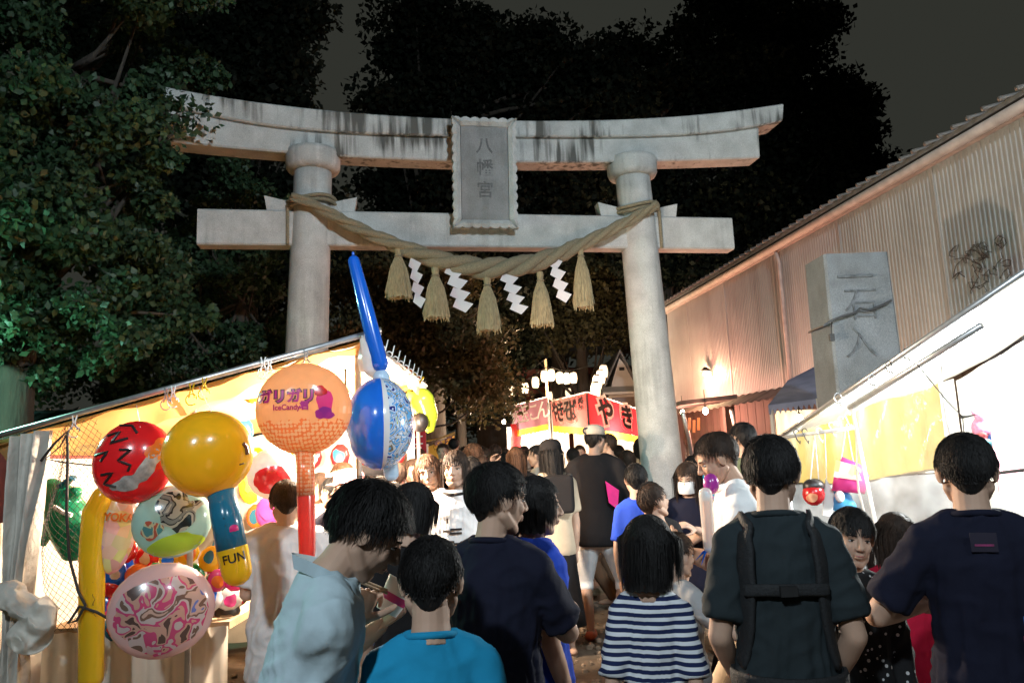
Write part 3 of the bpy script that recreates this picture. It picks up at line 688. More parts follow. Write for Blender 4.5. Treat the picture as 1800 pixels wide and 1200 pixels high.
add('back_flap', G().sheet(lambda u, v: px(-80 + 130 * u, 785 - 20 * u, 4.06) + np.array([.01 * math.sin(v * 5), .015 * math.sin(u * 9), -.44 * v]), 12, 6), m_maroon, TS, True)
# black netting and its cord
nt = G(); n0 = [px(72, 762, 3.9), px(165, 735, 3.9), px(170, 1110, 3.9), px(80, 1110, 3.9)]
nf = lambda u, v: (n0[0] * (1 - u) + n0[1] * u) * (1 - v) + (n0[3] * (1 - u) + n0[2] * u) * v + np.array([.02 * math.sin(v * 9), .05 * math.sin(u * 7 + v * 5), 0])
for k in range(-26, 14):
    for sg in (1, -1):
        P = []
        for t in np.linspace(0, 1, 40):
            u = (k / 13 + t * 2) if sg > 0 else (1 - (k / 13 + t * 2))
            if 0 <= u <= 1: P.append(nf(u, t))
        if len(P) > 1: nt.tube(P, .0013, 3)
add('netting', nt, m_string, TS)['kind'] = 'stuff'
add('net_cord', G().tube([px(x, y, 3.82) for x, y in ((72, 810), (95, 780), (118, 758), (119, 800), (117, 900), (122, 980), (138, 1040), (150, 1063), (135, 1090), (120, 1095), (140, 1065), (170, 1075), (215, 1100))], .007, 6), m_string, TS, True)
add('net_cord', G().tube([px(x, y, 3.84) for x, y in ((122, 756), (105, 785), (80, 806), (110, 812), (165, 818))], .004, 5), m_string, TS, True)
def clip(x, y, D, m, big=1.):
    p = px(x, y, D); g = G()
    for s in (-1, 1): g.tube([p + [s * .012 * big, -.02, .035 * big], p + [s * .004, -.025, 0], p + [s * .016 * big, -.02, -.04 * big]], .004 * big, 5)
    g.tube([p + [.03 * big * math.cos(k), -.022, -.05 * big + .03 * big * math.sin(k)] for k in np.linspace(0, 5.4, 10)], .003 * big, 4)
    return add('clip', g, m, TS, True)
for x, y, m in ((135, 742, m_wht), (308, 690, m_wht), (296, 694, m_grey_p), (340, 686, m_yellow_pl), (362, 676, m_yellow_pl), (465, 640, m_wht), (540, 627, m_grey_p), (476, 642, m_wht)): clip(x, y, 3.95, m)
for i in range(9): # loops along the front eave
    p = LA + [0.02, .2 + i * .24, .0]; add('clip', G().tube([p + [.02 * math.cos(k), .0, .02 * math.sin(k)] for k in np.linspace(0, 6, 9)] + [p + [.03, .03, .06]], .004, 4), m_wht, TS, True)
# bunched white cloth tied to the corner
q = px(655, 612, 3.93)
add('tied_cloth', remesh(G().tube([px(640, 592, 3.93), px(650, 605, 3.92), px(656, 630, 3.92), px(655, 655, 3.92), px(650, 664, 3.92)], [.03, .055, .07, .06, .02], 12).ell(px(668, 640, 3.93), (.035, .04, .07)).ell(px(640, 632, 3.93), (.035, .04, .08)), .009, 3), m_white_pl, TS, True)
# display table
add('table', G().box(((LA[0] + LB[0]) / 2 - .22, 5.2, .72), (1.0, 1.9, .04)), m_wood, TS)
add('table_skirt', G().sheet(lambda u, v: ((LA[0] + LB[0]) / 2 - .72 + 1.0 * u, 4.235 + .015 * math.sin(u * 60), .72 - .7 * v), 60, 3), m_tarp_w, TS, True)
bulb((-1.05, 4.7, 1.95), 560, (1, .80, .60), TS); bulb((-1.75, 5.5, 1.68), 150, (1, .78, .53), TS); bulb((-1.0, 6.1, 1.92), 190, (1, .74, .52), TS)

# ------------------------------------------------------------------ inflatables hung on the toy stall
def hang(t, p, top):
    add('string', G().tube([p, top], .002, 4), m_wht, t)
HG = 'inflatable toys on the toy stall'
# red ball with black zigzags
c = px(236, 812, 3.72); s = Surf(c, (psize(66, 3.72), psize(72, 3.72), .13), tocam(c) + np.array([-.25, 0, 0]), up=(.25, 0, 1))
t = thing('inflatable_ball', 'red inflatable ball with black zigzags and a grey print', 'inflatable toy', c, HG)
add('ball', s.body(), m_red_pl, t, True)
for pts in ([(-.13, .1), (-.08, .13), (-.1, .07), (-.03, .11)], [(-.16, .0), (-.1, .03), (-.12, -.02)], [(-.05, .05), (.0, .06), (-.04, .0), (.02, -.01), (.015, -.04)], [(-.1, -.08), (-.05, -.06), (-.08, -.12), (-.02, -.12)], [(-.1, .16), (-.04, .17), (.0, .14)]):
    add('zigzag', s.strip(pts, .013), m_ink, t)
add('print', s.blob(.09, .0, .03, .13, 3, .35, rot=-.5), m_grey_p, t, True); add('print', s.blob(.03, -.09, .07, .04, 4, .35, rot=.5), m_grey_p, t, True); add('print', s.blob(.11, .09, .04, .05, 9, .3, .0028), m_orange_pl, t, True)
hang(t, s.at(0, .17), px(240, 712, 3.95))
# yellow hammer with blue handle
c = px(366, 797, 3.5); s = Surf(c, (psize(76, 3.5), psize(75, 3.5), .17), tocam(c) + np.array([.2, 0, 0]))
t = thing('inflatable_hammer', 'yellow inflatable hammer with blue handle and lettered yellow end', 'inflatable toy', c, HG)
add('hammer_head', s.body(pw=.85), m_yellow_pl, t, True)
h0 = px(388, 862, 3.5); h1 = px(408, 965, 3.5); h2 = px(416, 1003, 3.5); hr = psize(25, 3.5)
add('handle', G().tube([h0, (h0 + h1) / 2, h1], [hr * .9, hr, hr * 1.02], 20), m_teal_pl, t, True)
en = add('handle_end', G().tube([h1 + (h2 - h1) * .04, h2], [hr * 1.05, hr * 1.0], 20, roundend=True), m_yellow_pl, t, True)
ux = unit(np.cross(h0 - h2, tocam(c))) * -1; uy = unit(h0 - h2)
if ux[0] < 0: ux = -ux
ax_ = unit(h0 - h2)
def wrapcyl(c0, r): 
    def f(p):
        q = (p - c0); n = np.cross(ux, uy); n = n if n @ tocam(c) > 0 else -n
        a = (q @ ux) / r; return c0 + ux * math.sin(a) * r + uy * (q @ uy) + n * (math.cos(a) * r + .003)
    return f
pc_ = h1 + (h2 - h1) * .4
add('lettering', text_on('FUN', pc_, ux, uy, .055, .001, .001, lift=0, warp=wrapcyl(pc_, hr * 1.05)), m_ink, en)
sd = Surf(h0 * .35 + h1 * .65, (hr, .05, hr), tocam(c) + np.array([.5, 0, 0])); add('print', sd.blob(0, .0, .022, .022, 5, .05), m_inkred, t, True)
add('print', s.strip([(.125, .04), (.14, .02), (.145, -.01)], .02), mat('brown_print', (.14, .05, .02), .5), t, True)
add('print', s.strip([(.11, -.055), (.13, -.05)], .006), m_ink, t, True)
for k in (0, 1): 
    sp = h0 * (.55 - .12 * k) + h1 * (.45 + .12 * k); add('print', text_on('-', sp, ux, uy, .08, .001, .001, lift=0, warp=wrapcyl(sp - ux * .03, hr * 1.0)), m_ink, t)
hang(t, s.at(0, .19), px(350, 680, 3.95))
# round clear balloon, plain patches of grey, teal and yellow
c = px(303, 916, 3.8); s = Surf(c, (psize(64, 3.8), psize(61, 3.8), .09), tocam(c), up=(-.2, 0, 1))
t = thing('round_balloon', 'round pale balloon with dark grey and cream patches above yellow rim', 'inflatable toy', c, HG)
add('balloon', s.body(), plastic('pale_teal_vinyl', (.35, .5, .47)), t, True)
add('print', s.blob(.0, -.11, .13, .05, 2, .12, .002), m_lime_pl, t, True)
add('print', s.blob(.03, .05, .10, .075, 6, .3, .0035), blotch('mixed_grey_print', [(0, (.02, .02, .02)), (.42, (.5, .44, .36)), (.52, (.03, .03, .03)), (.58, (.25, .24, .22)), (.66, (.55, .5, .42))], 11), t, True)
add('print', s.blob(-.09, -.02, .05, .05, 7, .25, .0045), blotch('mixed_warm_print', [(0, (.5, .1, .06)), (.45, (.6, .5, .3)), (.55, (.1, .25, .25))], 14), t, True)
# orange paddle hammer
c = px(535, 718, 3.45); s = Surf(c, (psize(82, 3.45), psize(80, 3.45), .15), tocam(c))
m_or1 = plastic('pale_orange_vinyl', (.84, .56, .33), trans=.7)
m_or2 = plastic('dotted_orange_vinyl', (.75, .42, .12), trans=.55)
N, L, b = nodes(m_or2); tc = [n for n in N if n.type == 'TEX_COORD'][0]
vo = N.new('ShaderNodeTexVoronoi'); vo.inputs['Scale'].default_value = 58; vo.inputs['Randomness'].default_value = .15; L.new(tc.outputs['Object'], vo.inputs['Vector'])
rr = N.new('ShaderNodeValToRGB'); rr.color_ramp.interpolation = 'CONSTANT'; rr.color_ramp.elements[0].color = (.84, .6, .36, 1); rr.color_ramp.elements[1].position = .5; rr.color_ramp.elements[1].color = (.78, .26, .09, 1); L.new(vo.outputs['Distance'], rr.inputs[0])
for n in N:
    if n.type in ('BSDF_PRINCIPLED', 'BSDF_TRANSLUCENT'): L.new(rr.outputs[0], n.inputs[0])
t = thing('inflatable_hammer', 'orange inflatable hammer with pink lettering and long coral handle', 'inflatable toy', c, HG)
bd = s.body(36, 24, .7)
up_ = G(); lo_ = G()
for f in bd.f:
    cc = np.mean([bd.v[i] for i in f], axis=0); (up_ if (cc - s.c) @ s.V > -.062 else lo_).put([bd.v[i] for i in f], [list(range(len(f)))])
add('hammer_head', up_, m_or1, t, True); add('hammer_head_dotted', lo_, m_or2, t, True)
h0 = px(536, 790, 3.45); h1 = px(538, 872, 3.45); h2 = px(540, 968, 3.45); hr = psize(22, 3.45)
add('handle', G().tube([h0, h1], [hr * 1.15, hr * 1.08], 16, flat=.6), m_or2, t, True)
add('handle_grip', G().tube([h1, h2], [hr * 1.1, hr], 16, flat=.6, roundend=True), plastic('coral_vinyl', (.75, .085, .06), trans=.5), t, True)
m_mag = mat('magenta_print', (.45, .015, .18), .4)
add('lettering', s.text('ガリガリ', -.075, .045, .062, .006, .0045), m_ink, t); add('lettering', s.text('ガリガリ', -.075, .045, .062, .0022, .0065), m_mag, t)
add('lettering', s.text('君', .0, .005, .04, .002, .0055), m_mag, t); add('lettering', s.text('IceCandy', -.075, .0, .034, .001, .0055, .9), m_inkred, t)
add('print', s.blob(.085, .02, .035, .05, 12, .2, .004), m_pink_pl, t, True); add('print', s.blob(.085, -.03, .04, .025, 13, .2, .005), m_purple_pl, t, True); add('print', s.blob(.07, .07, .028, .024, 14, .1, .005), m_red_pl, t, True)
# big beach ball
c = px(668, 744, 3.85); r = psize(80, 3.85); sx = .74
t = thing('beach_ball', 'beach ball with blue panel, white seam and patterned blue print', 'inflatable toy', c, HG)
m_bprint = plastic('patterned_vinyl', (.5, .6, .7)); N, L, b = nodes(m_bprint); tc = [n for n in N if n.type == 'TEX_COORD'][0]
vo = N.new('ShaderNodeTexNoise'); vo.inputs['Scale'].default_value = 15; vo.inputs['Detail'].default_value = 1; vo.inputs['Distortion'].default_value = 1.5; L.new(tc.outputs['Object'], vo.inputs['Vector'])
rr = N.new('ShaderNodeValToRGB'); rr.color_ramp.interpolation = 'CONSTANT'; L.new(vo.outputs[0], rr.inputs[0])
e = rr.color_ramp.elements; e[0].color = (.02, .03, .2, 1); e[1].position = .36; e[1].color = (.6, .7, .8, 1)
for p_, c_ in ((.44, (.05, .3, .7, 1)), (.5, (.55, .6, .62, 1)), (.56, (.16, .14, .1, 1)), (.6, (.1, .4, .75, 1)), (.66, (.7, .75, .8, 1)), (.74, (.5, .55, .05, 1))):
    q_ = e.new(p_); q_.color = c_
for n in N:
    if n.type in ('BSDF_PRINCIPLED', 'BSDF_TRANSLUCENT'): L.new(rr.outputs[0], n.inputs[0])
Nn = tocam(c); Uu = unit(np.cross((0, 0, 1), Nn))
for a0, a1, m, nm in ((-100, 6, m_blue_pl, 'panel'), (6, 16, m_white_pl, 'seam'), (16, 90, m_bprint, 'panel'), (90, 260, m_white_pl, 'panel')):
    def gore(u, v):
        a = R(a0 + (a1 - a0) * u); e_ = R(-89 + 178 * v); return c + r * (math.cos(e_) * (Uu * math.sin(a) * sx + Nn * math.cos(a) * .9) + np.array([0, 0, math.sin(e_)]))
    add(nm, G().sheet(gore, 14, 20), m, t, True)
# stick balloon
t0 = px(622, 459, 3.9); t1 = px(668, 640, 3.88); t2 = px(688, 832, 3.9)
t = thing('stick_balloon', 'long blue stick balloon rising above the toy stall roof corner', 'balloon', t2, HG)
add('balloon', G().tube([t0, (t0 + t1) / 2, t1], [.031, .04, .043], 14, roundend=True), m_blue_pl, t, True)
add('clear_end', G().tube([t1 + (t2 - t1) * .12, t2], [.0425, .038], 14, roundend=True), plastic('pale_blue_vinyl', (.45, .6, .75)), t, True)
add('knot', G().ell(t0 + [-.004, 0, .04], (.008, .008, .012), n=8, m=5), m_blue_pl, t)
# green animal float and yellow stick
g = G().tube([px(x, y, 4.25) for x, y in ((80, 850), (100, 870), (120, 910), (128, 950), (125, 985))], [.05, .09, .12, .1, .04], 12).tube([px(x, y, 4.25) for x, y in ((95, 905), (80, 930), (75, 960))], [.05, .05, .02], 8).tube([px(118, 880, 4.25), px(138, 860, 4.2)], [.06, .03], 8).tube([px(125, 940, 4.2), px(146, 930, 4.15), px(146, 960, 4.15)], [.06, .05, .02], 8)
t = thing('inflatable_dolphin', 'green inflatable dolphin hanging behind the black netting', 'inflatable toy', px(110, 985, 4.25), HG)
add('body', remesh(g, .014, 4), m_green_pl, t, True); add('fin', G().tube([px(108, 855, 4.2), px(128, 838, 4.2), px(134, 845, 4.2)], [.05, .04, .01], 8, flat=.3), m_teal_pl, t, True)
add('marking', G().tube([px(95, 890, 4.12), px(110, 900, 4.1), px(126, 905, 4.1)], .012, 6), m_wht, t)
t = thing('stick_balloon', 'fat yellow stick balloon standing beside the netting', 'balloon', px(165, 1190, 3.9), HG)
add('balloon', G().tube([px(180, 872, 3.9), px(167, 900, 3.9), px(162, 960, 3.9), px(160, 1190, 3.9)], [.05, .06, .06, .058], 16, roundend=True), m_yellow_pl, t, True)
t = thing('toy_bag', 'clear printed toy bag with orange lettering beside yellow stick balloon', 'bag', px(207, 1000, 3.95), HG)
m_bagp = plastic('printed_bag', (.6, .5, .4)); N, L, b = nodes(m_bagp); tc = [n for n in N if n.type == 'TEX_COORD'][0]
vo = N.new('ShaderNodeTexVoronoi'); vo.inputs['Scale'].default_value = 17; L.new(tc.outputs['Object'], vo.inputs['Vector'])
hs_ = N.new('ShaderNodeMix'); hs_.data_type = 'RGBA'; hs_.blend_type = 'SOFT_LIGHT'; hs_.inputs[0].default_value = .9; hs_.inputs[6].default_value = (.62, .48, .35, 1); L.new(vo.outputs['Color'], hs_.inputs[7]); L.new(hs_.outputs[2], b.inputs[0])
sb = Surf(px(207, 930, 3.95), (psize(30, 3.95), psize(75, 3.95), .05), tocam(px(207, 930, 3.95)), up=(.15, 0, 1)); add('bag', sb.body(16, 10, .6), m_bagp, t, True)
add('lettering', sb.text('YOKAI', .0, .06, .055, .002, .012, .9), m_orange_pl, t)
c = px(285, 1072, 3.75); s = Surf(c, (psize(84, 3.75), psize(78, 3.75), .1), tocam(c))
t = thing('round_balloon', 'large pink and clear round balloon low on the toy stall', 'inflatable toy', c, HG)
add('balloon', s.body(), plastic('pale_pink_vinyl', (.62, .45, .45)), t, True)
m_mix = blotch('mixed_pink_print', [(0, (.12, .07, .06)), (.38, (.62, .36, .28)), (.46, (.6, .08, .2)), (.53, (.6, .5, .48)), (.6, (.2, .12, .09)), (.66, (.62, .42, .34)), (.74, (.15, .2, .5))], 9)
add('print', s.blob(.0, .0, .19, .17, 21, .12, .003), m_mix, t, True); add('print', s.blob(-.12, .0, .06, .09, 22, .3, .0045), m_mix, t, True); add('print', s.blob(.04, -.1, .11, .05, 23, .25, .004), m_mix, t, True)
# lime bird and orange shapes on the far corner
g = G().ell(px(742, 705, 6.2), (.10, .1, .11)).tube([px(742, 700, 6.2), px(752, 735, 6.2), px(757, 760, 6.2)], [.1, .09, .03], 10).tube([px(725, 690, 6.2), px(715, 700, 6.2)], [.05, .02], 8)
t = thing('inflatable_bird', 'lime inflatable bird with black belly on the far stall corner', 'inflatable toy', px(745, 765, 6.2), HG); add('body', remesh(g, .015, 3), m_lime_pl, t, True); add('belly', G().ell(px(738, 742, 6.1), (.07, .05, .08)), m_ink, t, True); add('wing', G().tube([px(722, 700, 6.1), px(716, 722, 6.1), px(726, 735, 6.1)], [.03, .05, .02], 8, flat=.4), m_grey_p, t, True)
g = G().ell(px(703, 664, 6.3), (.14, .1, .1)).tube([px(710, 655, 6.3), px(728, 668, 6.3), px(740, 660, 6.3)], [.06, .04, .01], 8).tube([px(715, 670, 6.3), px(728, 684, 6.3)], [.05, .02], 8)
t = thing('inflatable_dragon', 'orange inflatable dragon perched at the far stall corner', 'inflatable toy', px(705, 680, 6.3), HG); add('body', remesh(g, .014, 2), m_orange_pl, t, True); add('crest', G().tube([px(725, 655, 6.25), px(735, 675, 6.25), px(745, 662, 6.25)], [.02, .03, .01], 6), m_yellow_pl, t, True)
# toys on the table and back sheets
cols = {'red': m_red_pl, 'yellow': m_yellow_pl, 'blue': m_blue_pl, 'green': m_green_pl, 'pink': m_pink_pl, 'orange': m_orange_pl, 'white': m_white_pl, 'teal': m_teal_pl}
def toyball(lab, x, y, D, r, m, face=False, m2=None):
    c = px(x, y, D); t = thing('toy_ball', lab, 'ball', c, 'balls in the toy stall'); s = Surf(c, (r, r, r), tocam(c)); add('ball', s.body(18, 12), m, t, True)
    if m2: add('print', s.blob(0, -r * .25, r * .7, r * .5, int(x), .15), m2, t, True)
    if face:
        for k in (-1, 1): add('print', s.blob(k * r * .35, r * .05, r * .09, r * .12, 3, .05), m_ink, t, True)
toyball('white ball with red lower half hung beside the vendor', 480, 832, 4.5, .15, m_white_pl, False, m_red_pl)
toyball('orange ball between the toys on the display table', 243, 1012, 4.3, .07, m_orange_pl)
toyball('green ball lying low on the display table', 265, 1035, 4.25, .055, m_green_pl)
toyball('small orange red ball near the yellow stick balloon', 196, 1030, 4.3, .06, m_red_pl)
toyball('yellow ball hung near the stall roof ridge', 445, 690, 4.8, .07, m_yellow_pl)
def packet(lab, x, y, D, w, h, m, seed):
    c = px(x, y, D); s = Surf(c, (psize(w, D) / 2, psize(h, D) / 2, .025), tocam(c)); t = thing('toy_packet', lab, 'packet', c, 'packets hung in the toy stall')
    add('packet', s.body(12, 8, .5), m, t, True); add('header', G().box(s.at(0, s.r[1] * 1.0, 0), (s.r[0] * 1.7, .01, .03)), m_wht, t); add('print', s.blob(0, 0, s.r[0] * .5, s.r[1] * .5, seed, .3, .006), list(cols.values())[seed % 8], t, True)
for i, (cn, x, y, D, w, h) in enumerate((('red', 385, 1000, 4.6, 40, 60), ('blue', 232, 985, 4.5, 36, 40), ('teal', 425, 760, 5.6, 40, 60), ('pink', 470, 900, 5.4, 40, 55), ('yellow', 440, 850, 5.8, 40, 70), ('white', 400, 925, 4.9, 36, 50), ('orange', 590, 860, 5.8, 40, 50), ('green', 250, 1050, 4.4, 36, 50))):
    packet(cn + ' toy packet with printed front hung inside the toy stall', x, y, D, w, h, cols[cn], i + 1)
k_ = 0
for i, cn in enumerate(cols):
    for dn in (2, 5, 7, 3):
        if (i * 3 + dn) % 8 == i: continue
        xx = LA[0] - .25 - .24 * (k_ % 7) - .05 * (k_ // 7 % 2); zz = 1.62 - .24 * (k_ // 7); pn = list(cols)[(i + dn) % 8]
        c = np.array([xx, 4.0 + LEN - .12, min(zz, zx(xx) - .2)]); s = Surf(c, (.085, .105, .03), (0, -1, .05), pw=.5); t = thing('toy_packet', cn + ' toy packet with ' + pn + ' print on the stall end sheet', 'packet', c, 'packets on the stall end sheet')
        add('packet', s.body(10, 6), cols[cn], t, True); add('print', s.blob(0, .0, .05, .06, k_, .3, .004, n=12), cols[pn], t, True); k_ += 1
k_ = 0
for i, cn in enumerate(cols):
    for dn in (1, 4, 6):
        pn = list(cols)[(i + dn) % 8]; D_ = 4.22 + .06 * (k_ % 3); x_ = 188 + 36 * (k_ % 7) + 9 * (k_ // 7 % 2) + RNG.uniform(-6, 6); y_ = 975 + 42 * (k_ // 7) + RNG.uniform(-10, 10)
        c = px(x_, y_, D_); s = Surf(c, (.052 + .012 * (k_ % 3), .065 + .01 * (k_ % 2), .028), tocam(c) + RNG.normal(size=3) * .25, pw=.6 if k_ % 2 else 1.); t = thing('toy_packet', cn + ' small toy with ' + pn + ' print heaped along the display table edge', 'toy', c, 'small toys heaped on the display table')
        add('packet', s.body(10, 6), cols[cn], t, True); add('print', s.blob(0, .0, .03, .035, k_ + 40, .35, .004, n=12), cols[pn], t, True); k_ += 1
for i, (x, y, r) in enumerate(((395, 985, .06), (378, 1030, .075), (418, 1045, .06), (400, 1075, .07), (360, 1085, .06))):
    c = px(x, y, 4.45); t = thing('masked_doll', 'black toy head with ' + ('red crest', 'white eye ring', 'red collar', 'cream muzzle', 'red spot')[i] + ' in the heap on the table', 'toy', c, 'black toys heaped on the table')
    s = Surf(c, (r, r * 1.1, r), tocam(c)); add('head', s.body(14, 10), m_ink, t, True); add('print', s.blob(0, (.5, .1, -.6, -.3, .3)[i] * r, r * .5, r * .25, i, .2, .004), (m_red_pl, m_wht, m_red_pl, m_or1, m_red_pl)[i], t, True)

# ================================================================== white stall on the other side
RA = px(1378, 767, 5.4); RBp = px(1640, 591, 4.2); RD = unit(RBp - RA); RE = RBp + RD * .75
sdir = unit(RD * [1, 1, 0]); pdir = np.array([-sdir[1], sdir[0], 0])
if pdir[0] < 0: pdir = -pdir
RS = thing('prize_stall', 'festival stall with glowing white tarp roof and yellow back curtain', 'stall', (3.0, 5.0, 0))
RW = 1.75
for a0_, a1_, nm_, m_ in ((0, 1, 'roof_tarp', m_tarp_w),):
    add(nm_, G().sheet(lambda u, v: RA + (RE - RA) * (a0_ + (a1_ - a0_) * u) + pdir * RW * v + np.array([0, 0, -.03 * math.sin(v * math.pi * 2) ** 2 - .02 * math.sin((a0_ + (a1_ - a0_) * u) * math.pi * 3) ** 2 + (.01 + .42 * v)]), 14, 20), m_, RS, True)
def fl(u, v):   # loose flap over the rail
    p = RA + (RE - RA) * u; return p + pdir * -.02 + np.array([0, 0, .02 - v * (.045 + .02 * math.sin(u * 30))])
add('roof_flap', G().sheet(fl, 60, 3), m_tarp_w, RS, True)
add('roof_rail', G().tube([RA - RD * .1 - pdir * .03, RE - pdir * .03], .017, 8), m_metal, RS, True)
Pp = px(1497, 714, 4.85); Pq = px(1725, 572, 3.9)
add('inner_rail', G().tube([Pp - unit(Pq - Pp) * .02, Pq], .02, 8), m_metal, RS, True)
post_b = px(1536, 905, 4.85)
add('post', G().tube([Pp, post_b, post_b + (post_b - Pp) * 1.2 * [1, 1, 1.0]], .012, 8), m_white_pl, RS, True)
for s_, v_ in ((.0, .0), (1., 0.), (0., 1.), (1., 1.)):
    p = RA + (RE - RA) * s_ * .98 + pdir * RW * v_ * .98; 
    if (s_, v_) != (1., 0.): add('post', G().tube([(p[0], p[1], 0), p - [0, 0, .03]], .018, 8), m_metal, RS, True)
bz = 1.30
add('back_curtain', G().sheet(lambda u, v: RA + pdir * RW * .86 * u + sdir * (.03 + .012 * math.sin(u * 40)) + np.array([0, 0, .41 * u - (RA[2] - bz + .41 * u + .03 * math.sin(u * 5)) * v]), 50, 6), m_tarp_y, RS, True)
add('upper_back_sheet', G().sheet(lambda u, v: RA + pdir * RW * u - sdir * (.03 + .012 * math.sin(u * 30)) + np.array([0, 0, .41 * u - (RA[2] - bz + .41 * u) * v]), 30, 6), m_tarp_w, RS, True)
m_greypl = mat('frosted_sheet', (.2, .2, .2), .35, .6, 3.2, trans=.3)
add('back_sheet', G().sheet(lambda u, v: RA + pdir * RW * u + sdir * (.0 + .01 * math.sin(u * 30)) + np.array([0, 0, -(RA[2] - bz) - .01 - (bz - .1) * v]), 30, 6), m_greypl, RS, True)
add('side_sheet', G().sheet(lambda u, v: RA + pdir * RW + (RE - RA) * u + np.array([0, 0, .39]) - np.array([0, 0, (RA + (RE - RA) * u)[2] + .3]) * v + pdir * .012 * math.sin(u * 40), 40, 6), m_tarp_w, RS, True)
Pe = px(1655, 640, 4.25)
def clr(u, v):
    p = Pp + (Pe - Pp) * u; p = p + [0, 0, -.01]; return p * (1 - v) + np.array([p[0] + .05 * v, p[1], .35]) * v + np.array([.014 * math.sin(u * 9 + v * 14), .018 * math.sin(u * 14 + v * 5), 0])
add('clear_sheet', G().sheet(clr, 40, 40), m_clear, RS, True)
for u0 in (0., 1.): add('sheet_hem', G().tube([clr(u0, v) + [0, -.004, 0] for v in np.linspace(0, 1, 12)], .007, 5), m_white_pl, RS, True)
rod0 = px(1374, 769, 5.3); rod1 = px(1503, 751, 4.9)
add('hanging_rod', G().tube([rod0, rod1], .012, 8), m_white_pl, RS, True)
def hook(p, m, s=1.):
    return add('hook', G().tube([p + np.array([.018 * s * math.cos(k), 0, .018 * s * math.sin(k) + .02]) for k in np.linspace(0, 4.2, 8)] + [p + [0, 0, -.03 * s], p + [.02 * s, 0, -.06 * s], p + [.02 * s, 0, -.04 * s]], .004, 5), m, RS, True)
for x, y in ((1400, 764), (1415, 763), (1440, 762), (1478, 742), (1462, 752), (1490, 735)): hook(px(x, y, 5.05), m_white_pl if x > 1430 else m_black)
for x, y in ((1470, 700), (1560, 645), (1625, 600), (1652, 590), (1590, 622), (1530, 668)):
    p = px(x, y, 4.4); add('clip', G().tube([p + [.02 * math.cos(k), -.02, .03 * math.sin(k)] for k in np.linspace(0, 5.2, 10)] + [p + [.02, -.02, -.05]], .004, 5), (m_black if x in (1560, 1590) else m_metal), RS, True)
add('guy_wire', G().tube([px(1612, 640, 4.2), px(1665, 705, 4.1), px(1692, 732, 4.05), px(1697, 790, 4.05)], .003, 4), m_black, RS)
add('wire_clamp', G().tube([px(1688, 733, 4.04), px(1700, 732, 4.04), px(1716, 728, 4.04)], [.01, .006, .003], 6), m_black, RS)
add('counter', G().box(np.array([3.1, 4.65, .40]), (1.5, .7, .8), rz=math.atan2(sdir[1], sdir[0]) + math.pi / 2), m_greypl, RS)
add('tube_lamp', G().tube([(2.95, 4.55, 2.02), (3.5, 4.75, 2.04)], .018, 10), m_bulb_w, RS, True)
lamp('tube_light', (3.1, 4.5, 1.9), 480, (.95, 1, .98), .12, RS)
# goods on the prize stall
t = thing('pink_bag', 'pink and clear plastic bag of toys on hooks of the hanging rod', 'bag', px(1490, 865, 5.0), 'goods on the prize stall rod')
m_pkbag = plastic('pink_film', (.7, .1, .38), trans=.6)
bp = [px(1462, 862, 5.), px(1520, 868, 5.), px(1528, 835, 5.), px(1512, 815, 5.), px(1480, 802, 5.), px(1466, 835, 5.)]
c = np.mean(bp, axis=0); rings = []
for k, w in ((-.05, .3), (-.035, .85), (0, 1.), (.035, .85), (.05, .3)): rings.append([c + (p - c) * w + np.array([0, k, 0]) for p in bp])
add('bag', G().loft(rings), m_pkbag, t, True)
add('bag_window', G().put([c + (px(x, y, 4.92) - c) * [1, 0, 1] + [0, -.056, 0] for x, y in ((1472, 808), (1508, 818), (1518, 845), (1468, 838))], [[0, 1, 2, 3]]), m_bagp, t)
for x in (1478, 1500): add('string', G().tube([px(x, 812, 5.0), px(1488, 745, 5.0)], .004, 4), m_white_pl, t)
t = thing('toy_bundle', 'red face plush toy hung on white strings from the rod', 'toy', px(1432, 895, 5.0), 'goods on the prize stall rod')
c = px(1430, 868, 5.0); s = Surf(c, (.07, .075, .06), tocam(c)); add('head', s.body(14, 10), m_red_pl, t, True); add('hair', G().ell(c + [.01, .01, .05], (.07, .06, .05)), m_ink, t, True); add('face', s.blob(-.01, -.02, .035, .03, 4, .1, .006), m_or1, t, True)
for x in (1424, 1440): add('string', G().tube([px(x, 850, 5.0), px(1432, 765, 5.0)], .004, 4), m_white_pl, t)
t = thing('toy_fan', 'pale paper fan hung next to the red plush toy', 'fan', px(1455, 890, 5.02), 'goods on the prize stall rod'); add('leaf', G().prism([px(1446, 905, 5.02), px(1452, 840, 5.02), px(1468, 870, 5.02), px(1462, 908, 5.02)], (0, .01, 0)), m_white_pl, t); add('string', G().tube([px(1453, 840, 5.02), px(1450, 760, 5.05)], .003, 4), m_white_pl, t)
t = thing('toy_bundle', 'blue and white plastic toy bundle below the pink bag', 'toy', px(1480, 905, 5.05), 'goods on the prize stall rod'); add('pouch', remesh(G().ell(px(1478, 880, 5.05), (.08, .05, .08)).ell(px(1492, 890, 5.05), (.05, .05, .05)), .012, 2), plastic('sky_blue_film', (.1, .4, .7)), t, True); add('print', G().ell(px(1476, 872, 4.99), (.03, .02, .04)), m_wht, t, True)
